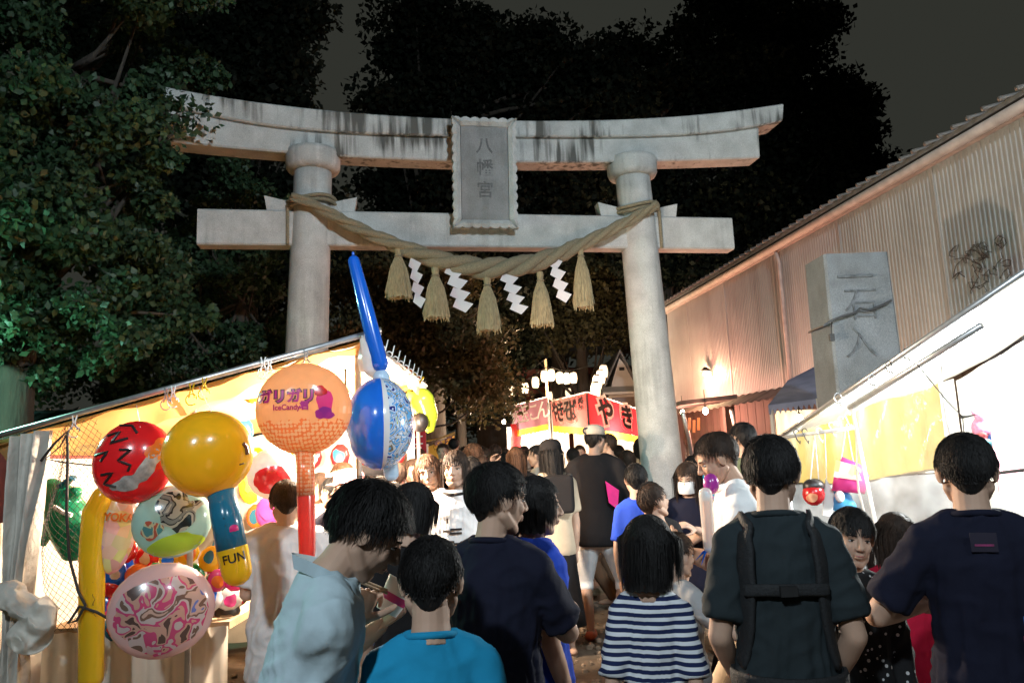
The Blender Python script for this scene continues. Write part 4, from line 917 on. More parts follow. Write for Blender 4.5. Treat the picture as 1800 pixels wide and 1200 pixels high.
for i, (x, y, r, cn) in enumerate(((1728, 752, .07, 'pink'), (1742, 778, .06, 'blue'), (1733, 800, .07, 'teal'), (1748, 818, .05, 'white'), (1725, 775, .05, 'red'), (1752, 760, .06, 'green'))):
    c = px(x, y, 4.7); t = thing('plush_toy', cn + ' plush toy in the bunch hung inside the prize stall', 'toy', c, 'plush toys in the prize stall'); add('body', remesh(G().ell(c, (r, r * .8, r)).ell(c + [.0, -.02, r * .9], (r * .7, r * .6, r * .6)).ell(c + [r * .6, 0, r * 1.4], (r * .3, r * .2, r * .4)).ell(c + [-r * .6, 0, r * 1.4], (r * .3, r * .2, r * .4)), .012, 2), mat(cn + '_plush', {'pink': (.6, .2, .3), 'blue': (.1, .25, .6), 'teal': (.1, .35, .4), 'white': (.6, .6, .6), 'red': (.5, .1, .1), 'green': (.15, .3, .15)}[cn], .9, .3, 60), t, True)
    for k in (-1, 1): add('eye', G().ell(c + [k * r * .25, -r * .62, r * .95], (.008, .006, .01), n=6, m=4), m_ink, t)
t = thing('poster', 'pink printed poster on the white sheet of the prize stall', 'poster', px(1790, 860, 4.6)); add('print', G().box(px(1795, 805, 4.62), (.32, .01, .42)), mat('pink_poster', (.6, .3, .34), .6, .4, 14), t)
add('cross_bar', G().tube([px(1745, 832, 4.3), px(1830, 822, 4.0)], .01, 6), m_black, RS)

# ================================================================== food stalls along the approach
m_ban_r = mat('red_banner', (.52, .02, .03), .7, .12, 4, trans=.3); m_ban_p = mat('faded_pink_banner', (.50, .12, .11), .7, .12, 4, trans=.35); m_ban_v = mat('mauve_banner', (.22, .10, .12), .7, .15, 4, trans=.3)
m_fringe = mat('yellow_fringe', (.7, .42, .05), .7, .1, 8, trans=.3)
def quad_banner(P, nm, m, par, n=20, wav=.02):
    """P: tl, tr, br, bl"""
    nn = unit(np.cross(P[1] - P[0], P[3] - P[0]))
    f = lambda u, v: (P[0] * (1 - u) + P[1] * u) * (1 - v) + (P[3] * (1 - u) + P[2] * u) * v + nn * wav * math.sin(u * 14) * v
    add(nm, G().sheet(f, n, 4), m, par, True)
    f2 = lambda u, v: (P[3] * (1 - u) + P[2] * u) + np.array([0, 0, -.13 * v - .02 * abs(math.sin(u * 30)) * v]) + nn * wav * math.sin(u * 14) + nn * .002
    add('fringe', G().sheet(f2, 40, 1), m_fringe, par, True)
    return f, nn
def put_text(chars, f, nn, par, sizes, us, v, mf=m_ink, mb=None, bold=.02, vert=False):
    for ch, sz, u in zip(chars, sizes, us):
        vv = v if not vert else u; uu = u if not vert else v
        c = f(uu, vv); ux = unit(f(uu + .02, vv) - f(uu - .02, vv)); uy = unit(f(uu, vv - .02) - f(uu, vv + .02)); 
        n = np.cross(ux, uy)
        sg = 1
        if mb: add('lettering_edge', text_on(ch, c + n * .03, ux, uy, sz, bold + .06, .004, lift=0), mb, par)
        add('lettering', text_on(ch, c + n * .045, ux, uy, sz, bold, .004, lift=0), mf, par)
YA = 15.
P_r = [px(1033, 690, YA), px(1192, 744, 18.), px(1192, 778, 18.), px(1038, 752, YA)]
P_l = [px(968, 706, 17.2), px(1032, 690, YA), px(1036, 752, YA), px(972, 748, 17.2)]
t = thing('noodle_stall', 'food stall with red banners lettered in black and bright counter', 'stall', (2.0, 16.5, 0), 'food stalls along the approach')
f, nn = quad_banner(P_r, 'side_banner', m_ban_r, t); put_text('やきそば', f, nn, t, (.60, .54, .5, .48), (.15, .36, .56, .74), .48, m_ink, m_glow_w, .02)
f, nn = quad_banner(P_l, 'front_banner', m_ban_p, t); put_text('やきそば', f, nn, t, (.5, .5, .48, .48), (.16, .33, .5, .66), .5, m_ink, m_glow_w, .01); put_text('焼', f, nn, t, (.3,), (.3,), .88, m_ink, None, .004, True)
zr = P_r[0][2]
add('roof_tarp', G().put([P_r[0] + [0, 0, .03], P_r[1] + [0, 0, .03], P_r[1] + [-.9, 2.2, .03], P_l[0] + [0, 0, .03]], [[0, 1, 2, 3]]), m_tarp_w, t)
for p in (P_r[0], P_r[1], P_l[0], P_r[0] * .5 + P_r[1] * .5): add('post', G().tube([(p[0], p[1] + .05, 0), (p[0], p[1] + .05, p[2])], .03, 8), m_metal, t, True)
add('counter', G().box((2.2, 16.2, .45), (1.7, .8, .9), rz=.95), m_tarp_w, t)
add('back_sheet', G().put([(P_r[1][0], 18.2, .1), (P_l[0][0] + .6, 18.8, .1), (P_l[0][0] + .6, 18.8, 2.3), (P_r[1][0], 18.2, 2.2)], [[0, 1, 2, 3]]), m_tarp_w, t)
bulb((1.75, 15.9, 2.0), 420, (1, .8, .58), t); bulb((2.6, 17.0, 1.9), 300, (1, .8, .58), t); bulb((3.0, 13.6, 2.2), 300, (1, .40, .29), t)  # last, pink bulb is added outside the stall to redden the warehouse wall
P_v = [px(902, 714, 18.5), px(963, 698, 17.5), px(966, 744, 17.5), px(905, 757, 18.5)]
t = thing('skewer_stall', 'food stall with mauve banner and pale lettering beside the noodle stall', 'stall', (.5, 19, 0), 'food stalls along the approach')
f, nn = quad_banner(P_v, 'front_banner', m_ban_v, t); put_text('大玉こん', f, nn, t, (.4, .46, .46, .46), (.1, .33, .62, .88), .48, m_wht, None, .004)
add('roof_tarp', G().put([P_v[0] + [0, 0, .03], P_v[1] + [0, 0, .03], P_v[1] + [.1, 1.8, -.1], P_v[0] + [.1, 1.8, -.1]], [[0, 1, 2, 3]]), m_tarp_w, t)
for p in (P_v[0], P_v[1], P_v[0] + [.1, 1.7, 0]): add('post', G().tube([(p[0], p[1] + .04, 0), (p[0], p[1] + .04, p[2] - .12)], .03, 8), m_white_pl, t, True)
add('counter', G().box(((P_v[0] + P_v[1])[0] / 2, 18.6, .5), (1.1, .6, 1.)), m_tarp_w, t)
add('back_sheet', G().box(((P_v[0] + P_v[1])[0] / 2 + .2, 19.7, 1.2), (1.6, .03, 2.2)), m_tarp_w, t)
add('side_flag', G().sheet(lambda u, v: px(897, 745, 18.4) + np.array([.02 * math.sin(v * 6), 0, 0]) + np.array([.26 * u, .1 * u, -.6 * v]), 4, 6), m_red_pl, t, True)
bulb((.45, 18.9, 2.05), 420, (1, .85, .7), t); bulb((-.25, 16.6, 2.3), 110, (1, .66, .42), t)  # second bulb is added in front to warm the far crowd
# yellow canopy stall and its sign across the way
t = thing('canopy_stall', 'distant stall with yellow canopy and pale fringe lettering', 'stall', (-1.5, 13, 0), 'food stalls along the approach')
P_c = [px(748, 790, 12.2), px(798, 758, 13), px(798, 785, 13), px(752, 800, 12.2)]
add('canopy', G().put([px(748, 778, 12), px(800, 758, 12.6), px(800, 764, 14.6), px(740, 775, 14.6)], [[0, 1, 2, 3]]), m_tarp_y, t)
ban = [px(752, 785, 12), px(799, 765, 12.6), px(799, 784, 12.6), px(752, 800, 12)]; f, nn = quad_banner(ban, 'banner', m_fringe, t); put_text('やき', f, nn, t, (.2, .2), (.3, .7), .5, m_ink)
for x, D in ((750, 12), (800, 12.6)): 
    p = px(x, 780, D); add('post', G().tube([(p[0], p[1], 0), (p[0], p[1], p[2])], .025, 6), m_metal, t)
bulb((-1.45, 13.4, 1.55), 120, (1, .75, .45), t)
t = thing('sign_board', 'red sign board with white characters near the yellow canopy', 'sign', px(735, 800, 9.5)); p = px(735, 778, 9.5); add('board', G().box(p, (.2, .02, .3)), m_ban_r, t); [add('stroke', G().beam(p + np.array([a, -.013, b_]), p + np.array([c, -.013, d]), .006, .014), m_wht, t) for a, b_, c, d in ((-.05, .07, .06, .08), (0, .1, 0, -.02), (-.06, -.02, .06, -.01), (-.03, -.05, -.05, -.11), (.03, -.05, .05, -.11))]; add('post', G().tube([(p[0], p[1] + .03, 0), (p[0], p[1] + .03, p[2])], .015, 6), m_metal, t)
# dark roofed stall and blue awning by the warehouse
t = thing('grill_stall', 'small stall with flat dark roof and hanging bulb by the warehouse', 'stall', (2.9, 10.8, 0), 'food stalls along the approach')
a = px(1196, 712, 10.5); b_ = px(1296, 700, 11)
add('roof', G().hexa([np.array(p) + [0, yy, zz] for p in (a, b_) for yy in (0, 1.2) for zz in (0, .06)]), m_darkwood, t)
for x, y, D in ((1285, 720, 10.8), (1200, 725, 10.5)): p = px(x, y, D); add('post', G().tube([(p[0] + .25, p[1] + .2, 0), (p[0] + .1, p[1] + .2, p[2] - .3), p], .03, 8), m_metal, t, True)
add('grill', G().box((2.9, 11, .45), (.9, .6, .9)), m_black, t)
bulb(px(1240, 722, 10.7), 130, (1, .42, .28), t)
for i, (x, y) in enumerate(((1212, 748), (1220, 752), (1228, 748))): add('skewer', G().tube([px(x, y - 14, 10.6), px(x, y + 8, 10.6)], .02, 6), m_or1, t)
t = thing('awning_stall', 'stall with faded blue scalloped awning and warm cream curtain', 'stall', (3.6, 9, 0), 'food stalls along the approach')
a0, a1, a2, a3 = px(1350, 712, 8.4), px(1438, 700, 8.2), px(1440, 640, 9.4), px(1385, 668, 9.4)
def aw(u, v): return (a0 * (1 - u) + a1 * u) * (1 - v) + (a3 * (1 - u) + a2 * u) * v
add('awning', G().sheet(aw, 16, 6), mat('faded_blue_cloth', (.12, .15, .25), .8, .2, 5, trans=.2), t, True)
add('awning_fringe', G().sheet(lambda u, v: (a0 * (1 - u) + a1 * u) + np.array([0, -.003, -.08 * v * (1 + .4 * math.sin(u * 60))]), 60, 2), mat('faded_blue_fringe', (.14, .16, .25), .8, .2, 5), t, True)
for p in (a0 + [.05, .05, 0], a1): add('post', G().tube([(p[0], p[1], 0), p], .025, 8), m_white_pl, t, True)
add('curtain', G().sheet(lambda u, v: px(1362, 722, 9.2) + np.array([.75 * u, .02 * math.sin(u * 30), -1.3 * v]), 30, 4), m_tarp_w, t, True)
bulb(px(1405, 735, 8.9), 22, (1, .68, .36), t)

# ================================================================== lanterns
m_lan = mat('lit_paper_lantern', (.9, .8, .65), .6, 0, emit=(1, .74, .48), es=1.7)
LG = 'paper lanterns strung over the approach'
lan = None
def lantern(x, y, D, lab, sc=1.):
    global lan
    p = px(x, y, D); t = thing('paper_lantern', lab, 'lantern', p, LG)
    if lan is None:
        pr = []
        for k in np.linspace(0, 1, 25): pr.append((.115 * math.sin(math.pi * (.2 + .6 * k)) ** .6 * (1 + .02 * math.cos(k * 24 * math.pi)), -.16 + .32 * k))
        a = add('paper_shade', G().lathe(p, pr, 18), m_lan, t, True); b1 = add('ring', G().lathe(p + [0, 0, .16], [(.07, 0), (.075, .03), (.05, .035)], 14), m_black, t); b2 = add('ring', G().lathe(p + [0, 0, -.19], [(.05, 0), (.075, .0), (.07, .035)], 14), m_black, t); lan = (a, b1, b2); 
    else:
        for o in lan: inst(o, t, p)
    t.scale = (sc, sc, sc); return p
row = [(899, 688, 20.5), (923, 682, 20), (941, 672, 19.5), (957, 661, 19), (969, 659, 18.8), (984, 664, 19.2), (996, 665, 19.4), (1008, 664, 19.6)]
pts = [lantern(x, y, D, 'lit white paper lantern in the long string above the mauve banner', .84) for x, y, D in row]
back = [lantern(x, y, 27, 'smaller lit paper lantern low behind the noodle stall roof', .95) for x, y in ((966, 696), (982, 692), (999, 690))]
right = [lantern(x, y, D, 'lit paper lantern in the steep bunch above the noodle stall corner') for x, y, D in ((1047, 685, 17.5), (1050, 672, 18.2), (1056, 663, 19), (1061, 653, 19.8))]
wr = thing('lantern_wire', 'sagging wire that carries the string of lit paper lanterns', 'wire', pts[0]); add('wire', G().tube([p + [0, 0, .2] for p in [px(875, 692, 21)] + pts + [px(1040, 655, 20)]], .01, 4), m_black, wr)
for x, D in ((959, 18.9),): 
    p = px(x, 630, D); pl = thing('lantern_pole', 'thin pole holding up the string of paper lanterns', 'pole', (p[0], p[1], 0)); add('pole', G().tube([(p[0], p[1] + .1, 0), (p[0], p[1] + .1, p[2])], .035, 8), m_wood, pl); add('guy_rope', G().tube([p, px(920, 662, 20)], .008, 4), m_black, pl)
lamp('lantern_glow', px(970, 675, 18.6), 480, (1, .7, .42), .3, wr); lamp('lantern_glow', px(1052, 672, 18.4), 160, (1, .7, .42), .2, wr)
# ================================================================== people: shared shapes
def head_geo(vox, sm):
    g = G()
    g.ell((0, -.06, .13), (.33, .40, .37), n=24, m=16).ell((0, .09, -.1), (.27, .275, .33), n=20, m=14).ell((0, .17, -.37), (.145, .13, .115))
    for s in (-1, 1):
        g.tube([(s * .22, -.02, -.2), (s * .17, .1, -.32), (s * .08, .2, -.4)], [.095, .09, .08], 10, roundend=True)
        g.ell((s * .15, .24, -.11), (.09, .09, .1)); g.ell((s * .045, .385, -.135), (.042, .042, .035), n=10, m=8)
        g.ell((s * .335, -.03, -.03), (.032, .085, .125), rot=(-.25, 0, -s * .45), n=12, m=8); g.ell((s * .345, -.06, -.0), (.03, .07, .09), rot=(-.3, 0, -s * .5), n=12, m=8)
    g.tube([(0, .335, .06), (0, .385, -.03), (0, .425, -.115)], [.036, .042, .05], 10, roundend=True)
    g.tube([(-.16, .285, .075), (0, .325, .085), (.16, .285, .075)], [.05, .055, .05], 10, roundend=True)
    g.ell((0, .345, -.225), (.085, .04, .03)); g.ell((0, .335, -.275), (.075, .045, .032))
    g.tube([(0, -.06, -.1), (0, -.09, -.45), (0, -.12, -.68)], [.21, .22, .25], 16)
    return remesh(g, vox, sm)
def hand_geo(curl, vox, spread=.04):
    g = G(); g.tube([(0, -.03, 0), (0, .0, 0), (0, .03, 0), (0, .07, 0), (0, .094, 0)], [.026, .028, .036, .042, .039], 14, flat=.36)
    for x, L, r in ((-.031, .056, .0078), (-.0105, .073, .0088), (.0105, .079, .009), (.031, .070, .0088)):
        p = np.array([x, .088, 0]); a = .1; P = [p]; dx = x * spread * 3
        for k, q in enumerate((.45, .32, .23)):
            a += curl; P.append(P[-1] + L * q * np.array([dx * 4, math.cos(a), -math.sin(a)]))
        g.tube(P, [r * 1.05, r, r * .95, r * .8], 8, roundend=True)
    a = .2 + curl * .5
    P = [np.array([.024, .018, -.004])]
    for L, d in ((.045, (.75, .6, -.25)), (.033, (.45, .8, -.3 - curl * .4)), (.026, (.2, .9, -.35 - curl * .6))): P.append(P[-1] + unit(d) * L)
    g.tube(P, [.014, .0115, .0105, .009], 8, roundend=True)
    return remesh(g, vox, 2)
HEAD = {True: head_geo(.0165, 3), False: head_geo(.034, 2)}
HAND = {(True, 0): hand_geo(.35, .0042), (True, 1): hand_geo(1.0, .0042), (False, 0): hand_geo(.4, .009), (False, 1): hand_geo(1.0, .009)}
m_skin = mat('skin', (.43, .275, .20), .6, .06, 12, sss=.04, spec=.25, bump=.05, bscale=250); m_skin2 = mat('tanned_skin', (.40, .235, .16), .6, .06, 12, sss=.04, spec=.25, bump=.05, bscale=250)
def hairmat(n, c):
    m = mat(n, c, .6, .5, 40, bump=.4, bscale=160, stretch=(1, 1, .2), spec=.18); return m
m_hb = hairmat('black_hair', (.010, .009, .009)); m_hd = hairmat('dark_brown_hair', (.028, .017, .012)); m_hbr = hairmat('brown_hair', (.07, .035, .02))
m_eye = mat('eye_white', (.55, .52, .5), .2, 0); m_iris = mat('dark_iris', (.012, .008, .006), .1, 0); m_lip = mat('lips', (.33, .13, .11), .45, .05)
def cloth(name, col, var=.1, trans=0., bump=.1): return mat(name, col, .9, var, 9, bump=bump, bscale=38, spec=.2, trans=trans)

HL = [(0, .50), (.5, .46), (.95, .30), (1.25, .05), (1.5, -.12), (1.75, -.2), (2.1, -.52), (2.5, -.62), (3.2, -.66)]
hcc = np.array([0, -.06, .13]); hrad = np.array([.352, .425, .395])
def covered(d, bang=0.):
    ph = math.atan2(abs(d[0]), d[1]); return d[2] > np.interp(ph, [a for a, _ in HL], [b for _, b in HL]) - (bang if ph < 1.1 else 0)
HLS = [(0, .50), (.5, .46), (.95, .34), (1.25, .16), (1.5, .06), (1.8, -.05), (2.1, -.5), (2.5, -.66), (3.2, -.7)]
def coverv(d, bang, hl):
    ph = np.arctan2(np.abs(d[:, 0]), d[:, 1]); return d[:, 2] > np.interp(ph, [a for a, _ in hl], [b for _, b in hl]) - np.where(ph < 1.1, bang, 0)
def nrmv(a): return a / np.maximum(np.linalg.norm(a, axis=1), 1e-9)[:, None]
def hair_geo(style, n, seed, length=.3, lift=.05, zend=-.55, bang=0., gap=1.05, part=0., w0=.012):
    r = np.random.default_rng(seed); g = G(); nu, nv = 36, 24; v = []; short = style == 'short'; hl = HLS if short else HL
    for j in range(nv + 1):
        th = math.pi * min(max(j, .05), nv - .05) / nv
        for i in range(nu):
            k = 2 * math.pi * i / nu; d = np.array([math.sin(th) * math.cos(k), math.sin(th) * math.sin(k), math.cos(th)])
            s = 1.02 + .03 * mnoise.noise(Vector(d * 3 + [seed, 0, 0])) if coverv(d[None], bang, hl)[0] else .84
            v.append(hcc + d * hrad * s)
    g.put(v, [[j * nu + i, (j + 1) * nu + i, (j + 1) * nu + (i + 1) % nu, j * nu + (i + 1) % nu] for j in range(nv) for i in range(nu)])
    longh = style in ('bob', 'long')
    if not longh:      # hair running down the nape
        def nape(u, w):
            a = (u - .5) * 2.3 * (1 - .45 * w * w); z = .06 - .31 * w; rr = np.interp(w, (0, .5, .85, 1), (1.0, .84, .69, .60)); return np.array([math.sin(a) * .335 * rr, -.06 - math.cos(a) * .40 * rr, z - .05 * (1 - (2 * u - 1) ** 2) * w + .012 * mnoise.noise(Vector((u * 14, seed, 0))) * w])
        g.sheet(nape, 24, 8)
    if longh:
        def sk(u, w):
            ph = gap + (2 * math.pi - 2 * gap) * u; dx, dy = math.sin(ph), math.cos(ph)
            z = .2 + (zend - .2) * w; rr = (1.0 + .03 * math.sin(w * 2.6) - (.10 if style == 'long' else .02) * w) + .02 * math.sin(u * 60)
            return np.array([dx * hrad[0] * rr, hcc[1] + dy * hrad[1] * rr + (-.02 * w), z + (.015 * math.sin(u * 90) if w == 1 else 0)])
        g.sheet(sk, 70, 10)
    crown = unit((part, -.35, .93)); d = nrmv(r.normal(size=(n * 5, 3))); d = d[coverv(d, bang * .5, hl)][:n]; n = len(d)
    P = [hcc + d * hrad * 1.02]; p = P[0]; L = length * r.uniform(.5, 1.15, n); jit = r.normal(size=(n, 3)) * .35; clump = np.array([[mnoise.noise(Vector(q * 5 + [seed + k * 9, 0, 0])) for k in range(3)] for q in d]); jit = jit * .6 + clump * 1.1
    lf = lift * r.uniform(.1, 1.35, n); ph0 = np.arctan2(np.abs(d[:, 0]), d[:, 1])
    if short: L = np.where((p[:, 2] < .15) & (p[:, 1] < .1), L * np.maximum(.25, .25 + (p[:, 2] + .12) / .35), L)
    if longh: L = np.where(ph0 > .7, np.maximum(.25, p[:, 2] - zend) * r.uniform(.8, 1.03, n), .32)
    alive = np.ones(n, bool); cnt = np.full(n, 1)
    for q in range(5):
        x0 = P[-1]; d2 = nrmv((x0 - hcc) / hrad); nr = nrmv(d2 / hrad); t = d2 - crown + jit * .6; t = t - nr * (t * nr).sum(1)[:, None]; t = t + jit * .25 + [0, 0, -.25]
        if longh and bang < .2: t = t + np.where(d2[:, 1] > -.1, 1, 0)[:, None] * np.stack([np.copysign(1.1, d[:, 0] + part), np.full(n, -.3), np.zeros(n)], 1)
        t = nrmv(t)
        if longh: t = np.where((d2[:, 2] < .15)[:, None], nrmv(np.array([0, 0, -1.]) + jit * .05), t)
        x = x0 + t * (L / 5)[:, None]; e = (x - hcc) / hrad; m = np.linalg.norm(e, axis=1)
        pr = hcc + (x - hcc) / m[:, None] * (1.025 + lf * (q + 1) / 5)[:, None]
        x = np.where((longh & (e[:, 2] < .1))[:, None], x, pr)
        if short: x = np.where(coverv(nrmv((x - hcc) / hrad), bang + .12, hl)[:, None], x, x + nr * .015)
        alive &= ~((x[:, 1] > .12) & (np.abs(x[:, 0]) < .26) & (x[:, 2] < .24 - bang * .6))
        x = np.where(alive[:, None], x, x0 + t * .002); P.append(x)
    P = np.stack(P, 1); w = r.uniform(.55, 1.2, n) * w0; tp = np.array((1, 1.1, 1, .8, .5, .1))
    tt = nrmv(P[:, 3] - P[:, 0]); a = nrmv(np.cross(tt, nrmv(P[:, 2] - hcc))); b = np.cross(tt, a)
    rings = np.stack([P + (a * c_ + b * s_ * .55)[:, None] * (w[:, None] * tp)[:, :, None] for c_, s_ in ((1, 0), (-.5, .87), (-.5, -.87))], 2)   # n,6,3,3
    base = len(g.v); g.v += list(rings.reshape(-1, 3))
    q0 = np.arange(n)[:, None, None] * 18 + np.arange(5)[None, :, None] * 3; k0 = np.arange(3)[None, None, :]; k1 = (k0 + 1) % 3
    g.f += (np.stack([q0 + k0, q0 + k1, q0 + 3 + k1, q0 + 3 + k0], -1).reshape(-1, 4) + base).tolist()
    if style == 'pony':
        g.tube([(0, -.45, .2), (0, -.58, .15), (0, -.62, -.05), (0, -.58, -.35)], [.06, .09, .09, .02], 10)
    return g
_hc = {}
def hair(*a, **k):
    key = (a, tuple(sorted(k.items())))
    if key not in _hc: _hc[key] = hair_geo(*a, **k)
    return _hc[key]
def rotm(yaw, pitch=0., roll=0.):       # yaw about z, then nod forward (pitch>0 looks down)
    return np.array(Matrix.Rotation(R(yaw), 3, 'Z') @ Matrix.Rotation(R(-pitch), 3, 'X') @ Matrix.Rotation(R(roll), 3, 'Y'))
def ik(a, b, l1, l2, pole):
    d = b - a; L = min(np.linalg.norm(d), (l1 + l2) * .995); u = unit(d); x = (l1 * l1 - l2 * l2 + L * L) / (2 * L); h = math.sqrt(max(l1 * l1 - x * x, 0))
    p = np.array(pole, float); p = unit(p - u * (p @ u)); return a + u * x + p * h, a + u * L
HEIGHTS = []
class Person: pass
def person(label, x, ytop, D, H, yaw, top, bottom, hairs, hmat=None, head=(0, 0, 0), lean=0., hh=.232, arms=None, near=False, bulk=1., sleeve=.8, blen=1., skin=None, face=False, collar=None, side=0., neckf=0., skirt=False, wrinkle=1., shoes=None, group=None, dress=0., hemt=-.13, grip=(0, 0), footdy=0.):
    P_ = Person(); skin = skin or m_skin; hmat = hmat or m_hb; arms = arms or {}
    zt = px(x, ytop, D)[2]
    if H is None:      # stature from the ground up to the head top seen in the photograph
        H = 1.5
        for _ in range(30):
            up = np.array([0, math.sin(R(lean)), math.cos(R(lean))]); Mh = rotm(*head); nd = unit(up + np.array([0, math.sin(R(neckf)), 0])); tl = H - .505 * H - hh * 1.03
            hc = tl * up + nd * hh * .25 + Mh @ np.array([0, .10, .30]) * hh
            H += .7 * (zt - max((hc + Mh @ (np.array(d) * hh))[2] for d in ((0, -.06, .53), (0, -.3, .42), (0, .15, .47), (0, -.45, .2))) - .505 * H)
    # lengths
    leg1, leg2 = .245 * H, .245 * H; tl = H - .505 * H - hh * 1.03
    up = np.array([math.sin(R(side)), math.sin(R(lean)) * math.cos(R(side)), math.cos(R(lean)) * math.cos(R(side))])
    Mh = rotm(*head)
    nd = unit(up + np.array([0, math.sin(R(neckf)), 0]))
    # head centre relative to hip
    hn = tl * up; hc = hn + nd * hh * .25 + Mh @ np.array([0, .10, .30]) * hh
    # highest point of the head
    ztop = max((hc + Mh @ (np.array(d) * hh))[2] for d in ((0, -.06, .53), (0, -.3, .42), (0, .15, .47), (0, -.45, .2)))
    hip = zt - ztop
    HEIGHTS.append((label[:30], round(float(zt), 2), round(float(H), 2), round(float(hip / H), 2)))
    off = np.array([0, 0, hip]); Pv = off; Nb = off + hn; Hc = off + hc
    Rz = rotm(yaw)
    head_w = px(x, ytop, D)
    base = np.array([head_w[0], D, 0]) - (Rz @ Hc) * [1, 1, 0]
    W = lambda p: base + Rz @ np.array(p)
    b = bulk * H
    latx = unit(np.cross(up, [0, -1, 0]) * -1) if False else np.array([math.cos(R(side)), 0, -math.sin(R(side))]); fwd = np.cross(up, latx) * 1.
    if fwd[1] < 0: fwd = -fwd
    prof = [(-.16, .085, .062), (-.05, .093, .068), (.12, .088, .062), (.3, .084, .058), (.55, .094, .064), (.72, .100, .066), (.82, .098, .061), (.89, .084, .055), (.95, .062, .049), (1.03, .041, .043)]
    def tsec(t, k=1.): 
        w = np.interp(t, [q[0] for q in prof], [q[1] for q in prof]); d = np.interp(t, [q[0] for q in prof], [q[2] for q in prof]); return w * b * k, d * b * k
    def tpt(t, ang, k=1., o=0.):   # ang: 0 = front, 180 = back
        w, d = tsec(t, k); c = Pv + hn * t; return c + latx * (w + o) * math.sin(R(ang)) + fwd * (d + o) * math.cos(R(ang))
    def torso(k, t0, t1, loose=0., n=20):
        ts = [t0] + [q[0] for q in prof if t0 < q[0] < t1] + [t1]; rings = []
        for t in ts:
            w, d = tsec(t, k); l = loose * b * max(0, .7 - t) ; rings.append([Pv + hn * t + latx * (w + l) * math.cos(a) + fwd * (d + l) * math.sin(a) for a in np.arange(n) * 2 * math.pi / n])
        return rings
    g = G().loft(torso(.80, -.16, 1.03)); cl = G().loft(torso(1.08, hemt, 1.0, .022)); hands = G()
    sh = {}; P_.wrist = {}; P_.elbow = {}
    for s, nm in ((-1, 'l'), (1, 'r')):
        S = Pv + hn * .815 + latx * s * .098 * b; sh[s] = S
        tg = arms.get(nm)
        if nm + 'w' in arms: tg = Rz.T @ (px(*arms[nm + 'w']) - base) - [0, 0, hip]
        if tg is None: tg = np.array([s * .125 * b, .02 * H, hip - .03 * H]) + (lean > 8) * np.array([0, .06, 0])
        else: tg = np.array([tg[0], tg[1], tg[2] + hip]) if len(tg) == 3 else np.array(tg[:3])
        pole = arms.get(nm + 'p', (s * .5, -1, -.2))
        E, Wr = ik(S, np.array(tg, float), .172 * H, .150 * H, pole); P_.elbow[nm] = E; P_.wrist[nm] = Wr
        g.tube([S, S * .5 + E * .5, E], [.027 * b, .030 * b, .0255 * b], 12); g.tube([E, E * .65 + Wr * .35, Wr], [.0265 * b, .0255 * b, .0165 * b], 12, roundend=True)
        cl.tube([Pv + hn * .93 + latx * s * .045 * b, S + up * .006 * b], [.036 * b, .043 * b], 12, roundend=True)
        if sleeve <= 1: en = S + (E - S) * sleeve; cl.tube([S, S * .4 + en * .6, en], [.043 * b, .045 * b, .047 * b], 14)
        else:
            en = E + (Wr - E) * (sleeve - 1); cl.tube([S, E], [.046 * b, .038 * b], 12, roundend=True); cl.tube([E, en], [.037 * b, .030 * b], 12)
        # hand
        fy = unit(Wr - E); pn = arms.get(nm + 'n', (-s, .3, 0)); zz = -unit(np.array(pn, float) - fy * (np.array(pn) @ fy)); xx = np.cross(fy, zz)
        fl_ = 1. if (xx @ np.array(arms.get(nm + 't', (0, 1, .2)))) > 0 else -1.
        hs = .98 * H / 1.7 * (1.08 if H < 1.4 else 1.); src = HAND[(near, grip[0 if s < 0 else 1])]
        vv = [Wr + (xx * p[0] * fl_ + fy * p[1] + zz * p[2]) * hs for p in src.v]; hands.put(vv, src.f if fl_ > 0 else [f[::-1] for f in src.f])
        if fl_ < 0 and False: pass
    pants = G(); 
    tsp = torso(1.03, -.17, .12); pants.loft(tsp)
    P_.foot = {}
    for s in (-1, 1):
        A = Pv + hn * -.12 + latx * s * .046 * b; ft = np.array([s * .062 * b, -.01 * H + footdy, .045 * H])
        d = np.linalg.norm(ft - A); k = max(1., d / ((leg1 + leg2) * .99)); K, ft2 = ik(A, ft, leg1 * k, leg2 * k, (s * .35, 1, 0)); 
        g.tube([A, A * .5 + K * .5, K], [.046 * b, .043 * b, .031 * b], 12, roundend=True); g.tube([K, K * .65 + ft2 * .35, ft2], [.031 * b, .033 * b, .019 * b], 12, roundend=True)
        g.tube([ft2 + [0, -.02 * H, -.02 * H], ft2 + [s * .004, .05 * H, -.027 * H], ft2 + [s * .008, .095 * H, -.032 * H]], [.022 * H, .023 * H, .016 * H], 10, flat=.75, roundend=True)
        if blen <= .5: en = A + (K - A) * blen * 2; pants.tube([A, en], [.058 * b, .056 * b], 14)
        else: en = K + (ft2 - K) * (blen - .5) * 2; pants.tube([A, K], [.056 * b, .043 * b], 14, roundend=True); pants.tube([K, en], [.044 * b, .040 * b], 14)
        P_.foot[s] = W(ft2); P_.knee = K
    vx = .0085 if near else .017
    body = remesh(g, vx, 3)
    hm = HEAD[near]; body.put(np.array(hm.v) @ Mh.T * hh + Hc, hm.f); body.merge(hands)
    # neck filler, hidden in the collar
    body.merge(remesh(G().tube([Hc + Mh @ np.array([0, -.09, -.35]) * hh, (Hc + Mh @ np.array([0, -.1, -.5]) * hh + Nb) / 2, Nb - up * .03 * H], [.2 * hh, .225 * hh, .27 * hh], 16), vx, 1))
    P_.root = t = thing('person', label, 'person', base, group)
    def part(nm, geo, m, par=None, sm=True):
        geo.v = np.array(geo.v) @ Rz.T + base; return add(nm, geo, m, par or t, sm)
    P_.part = part
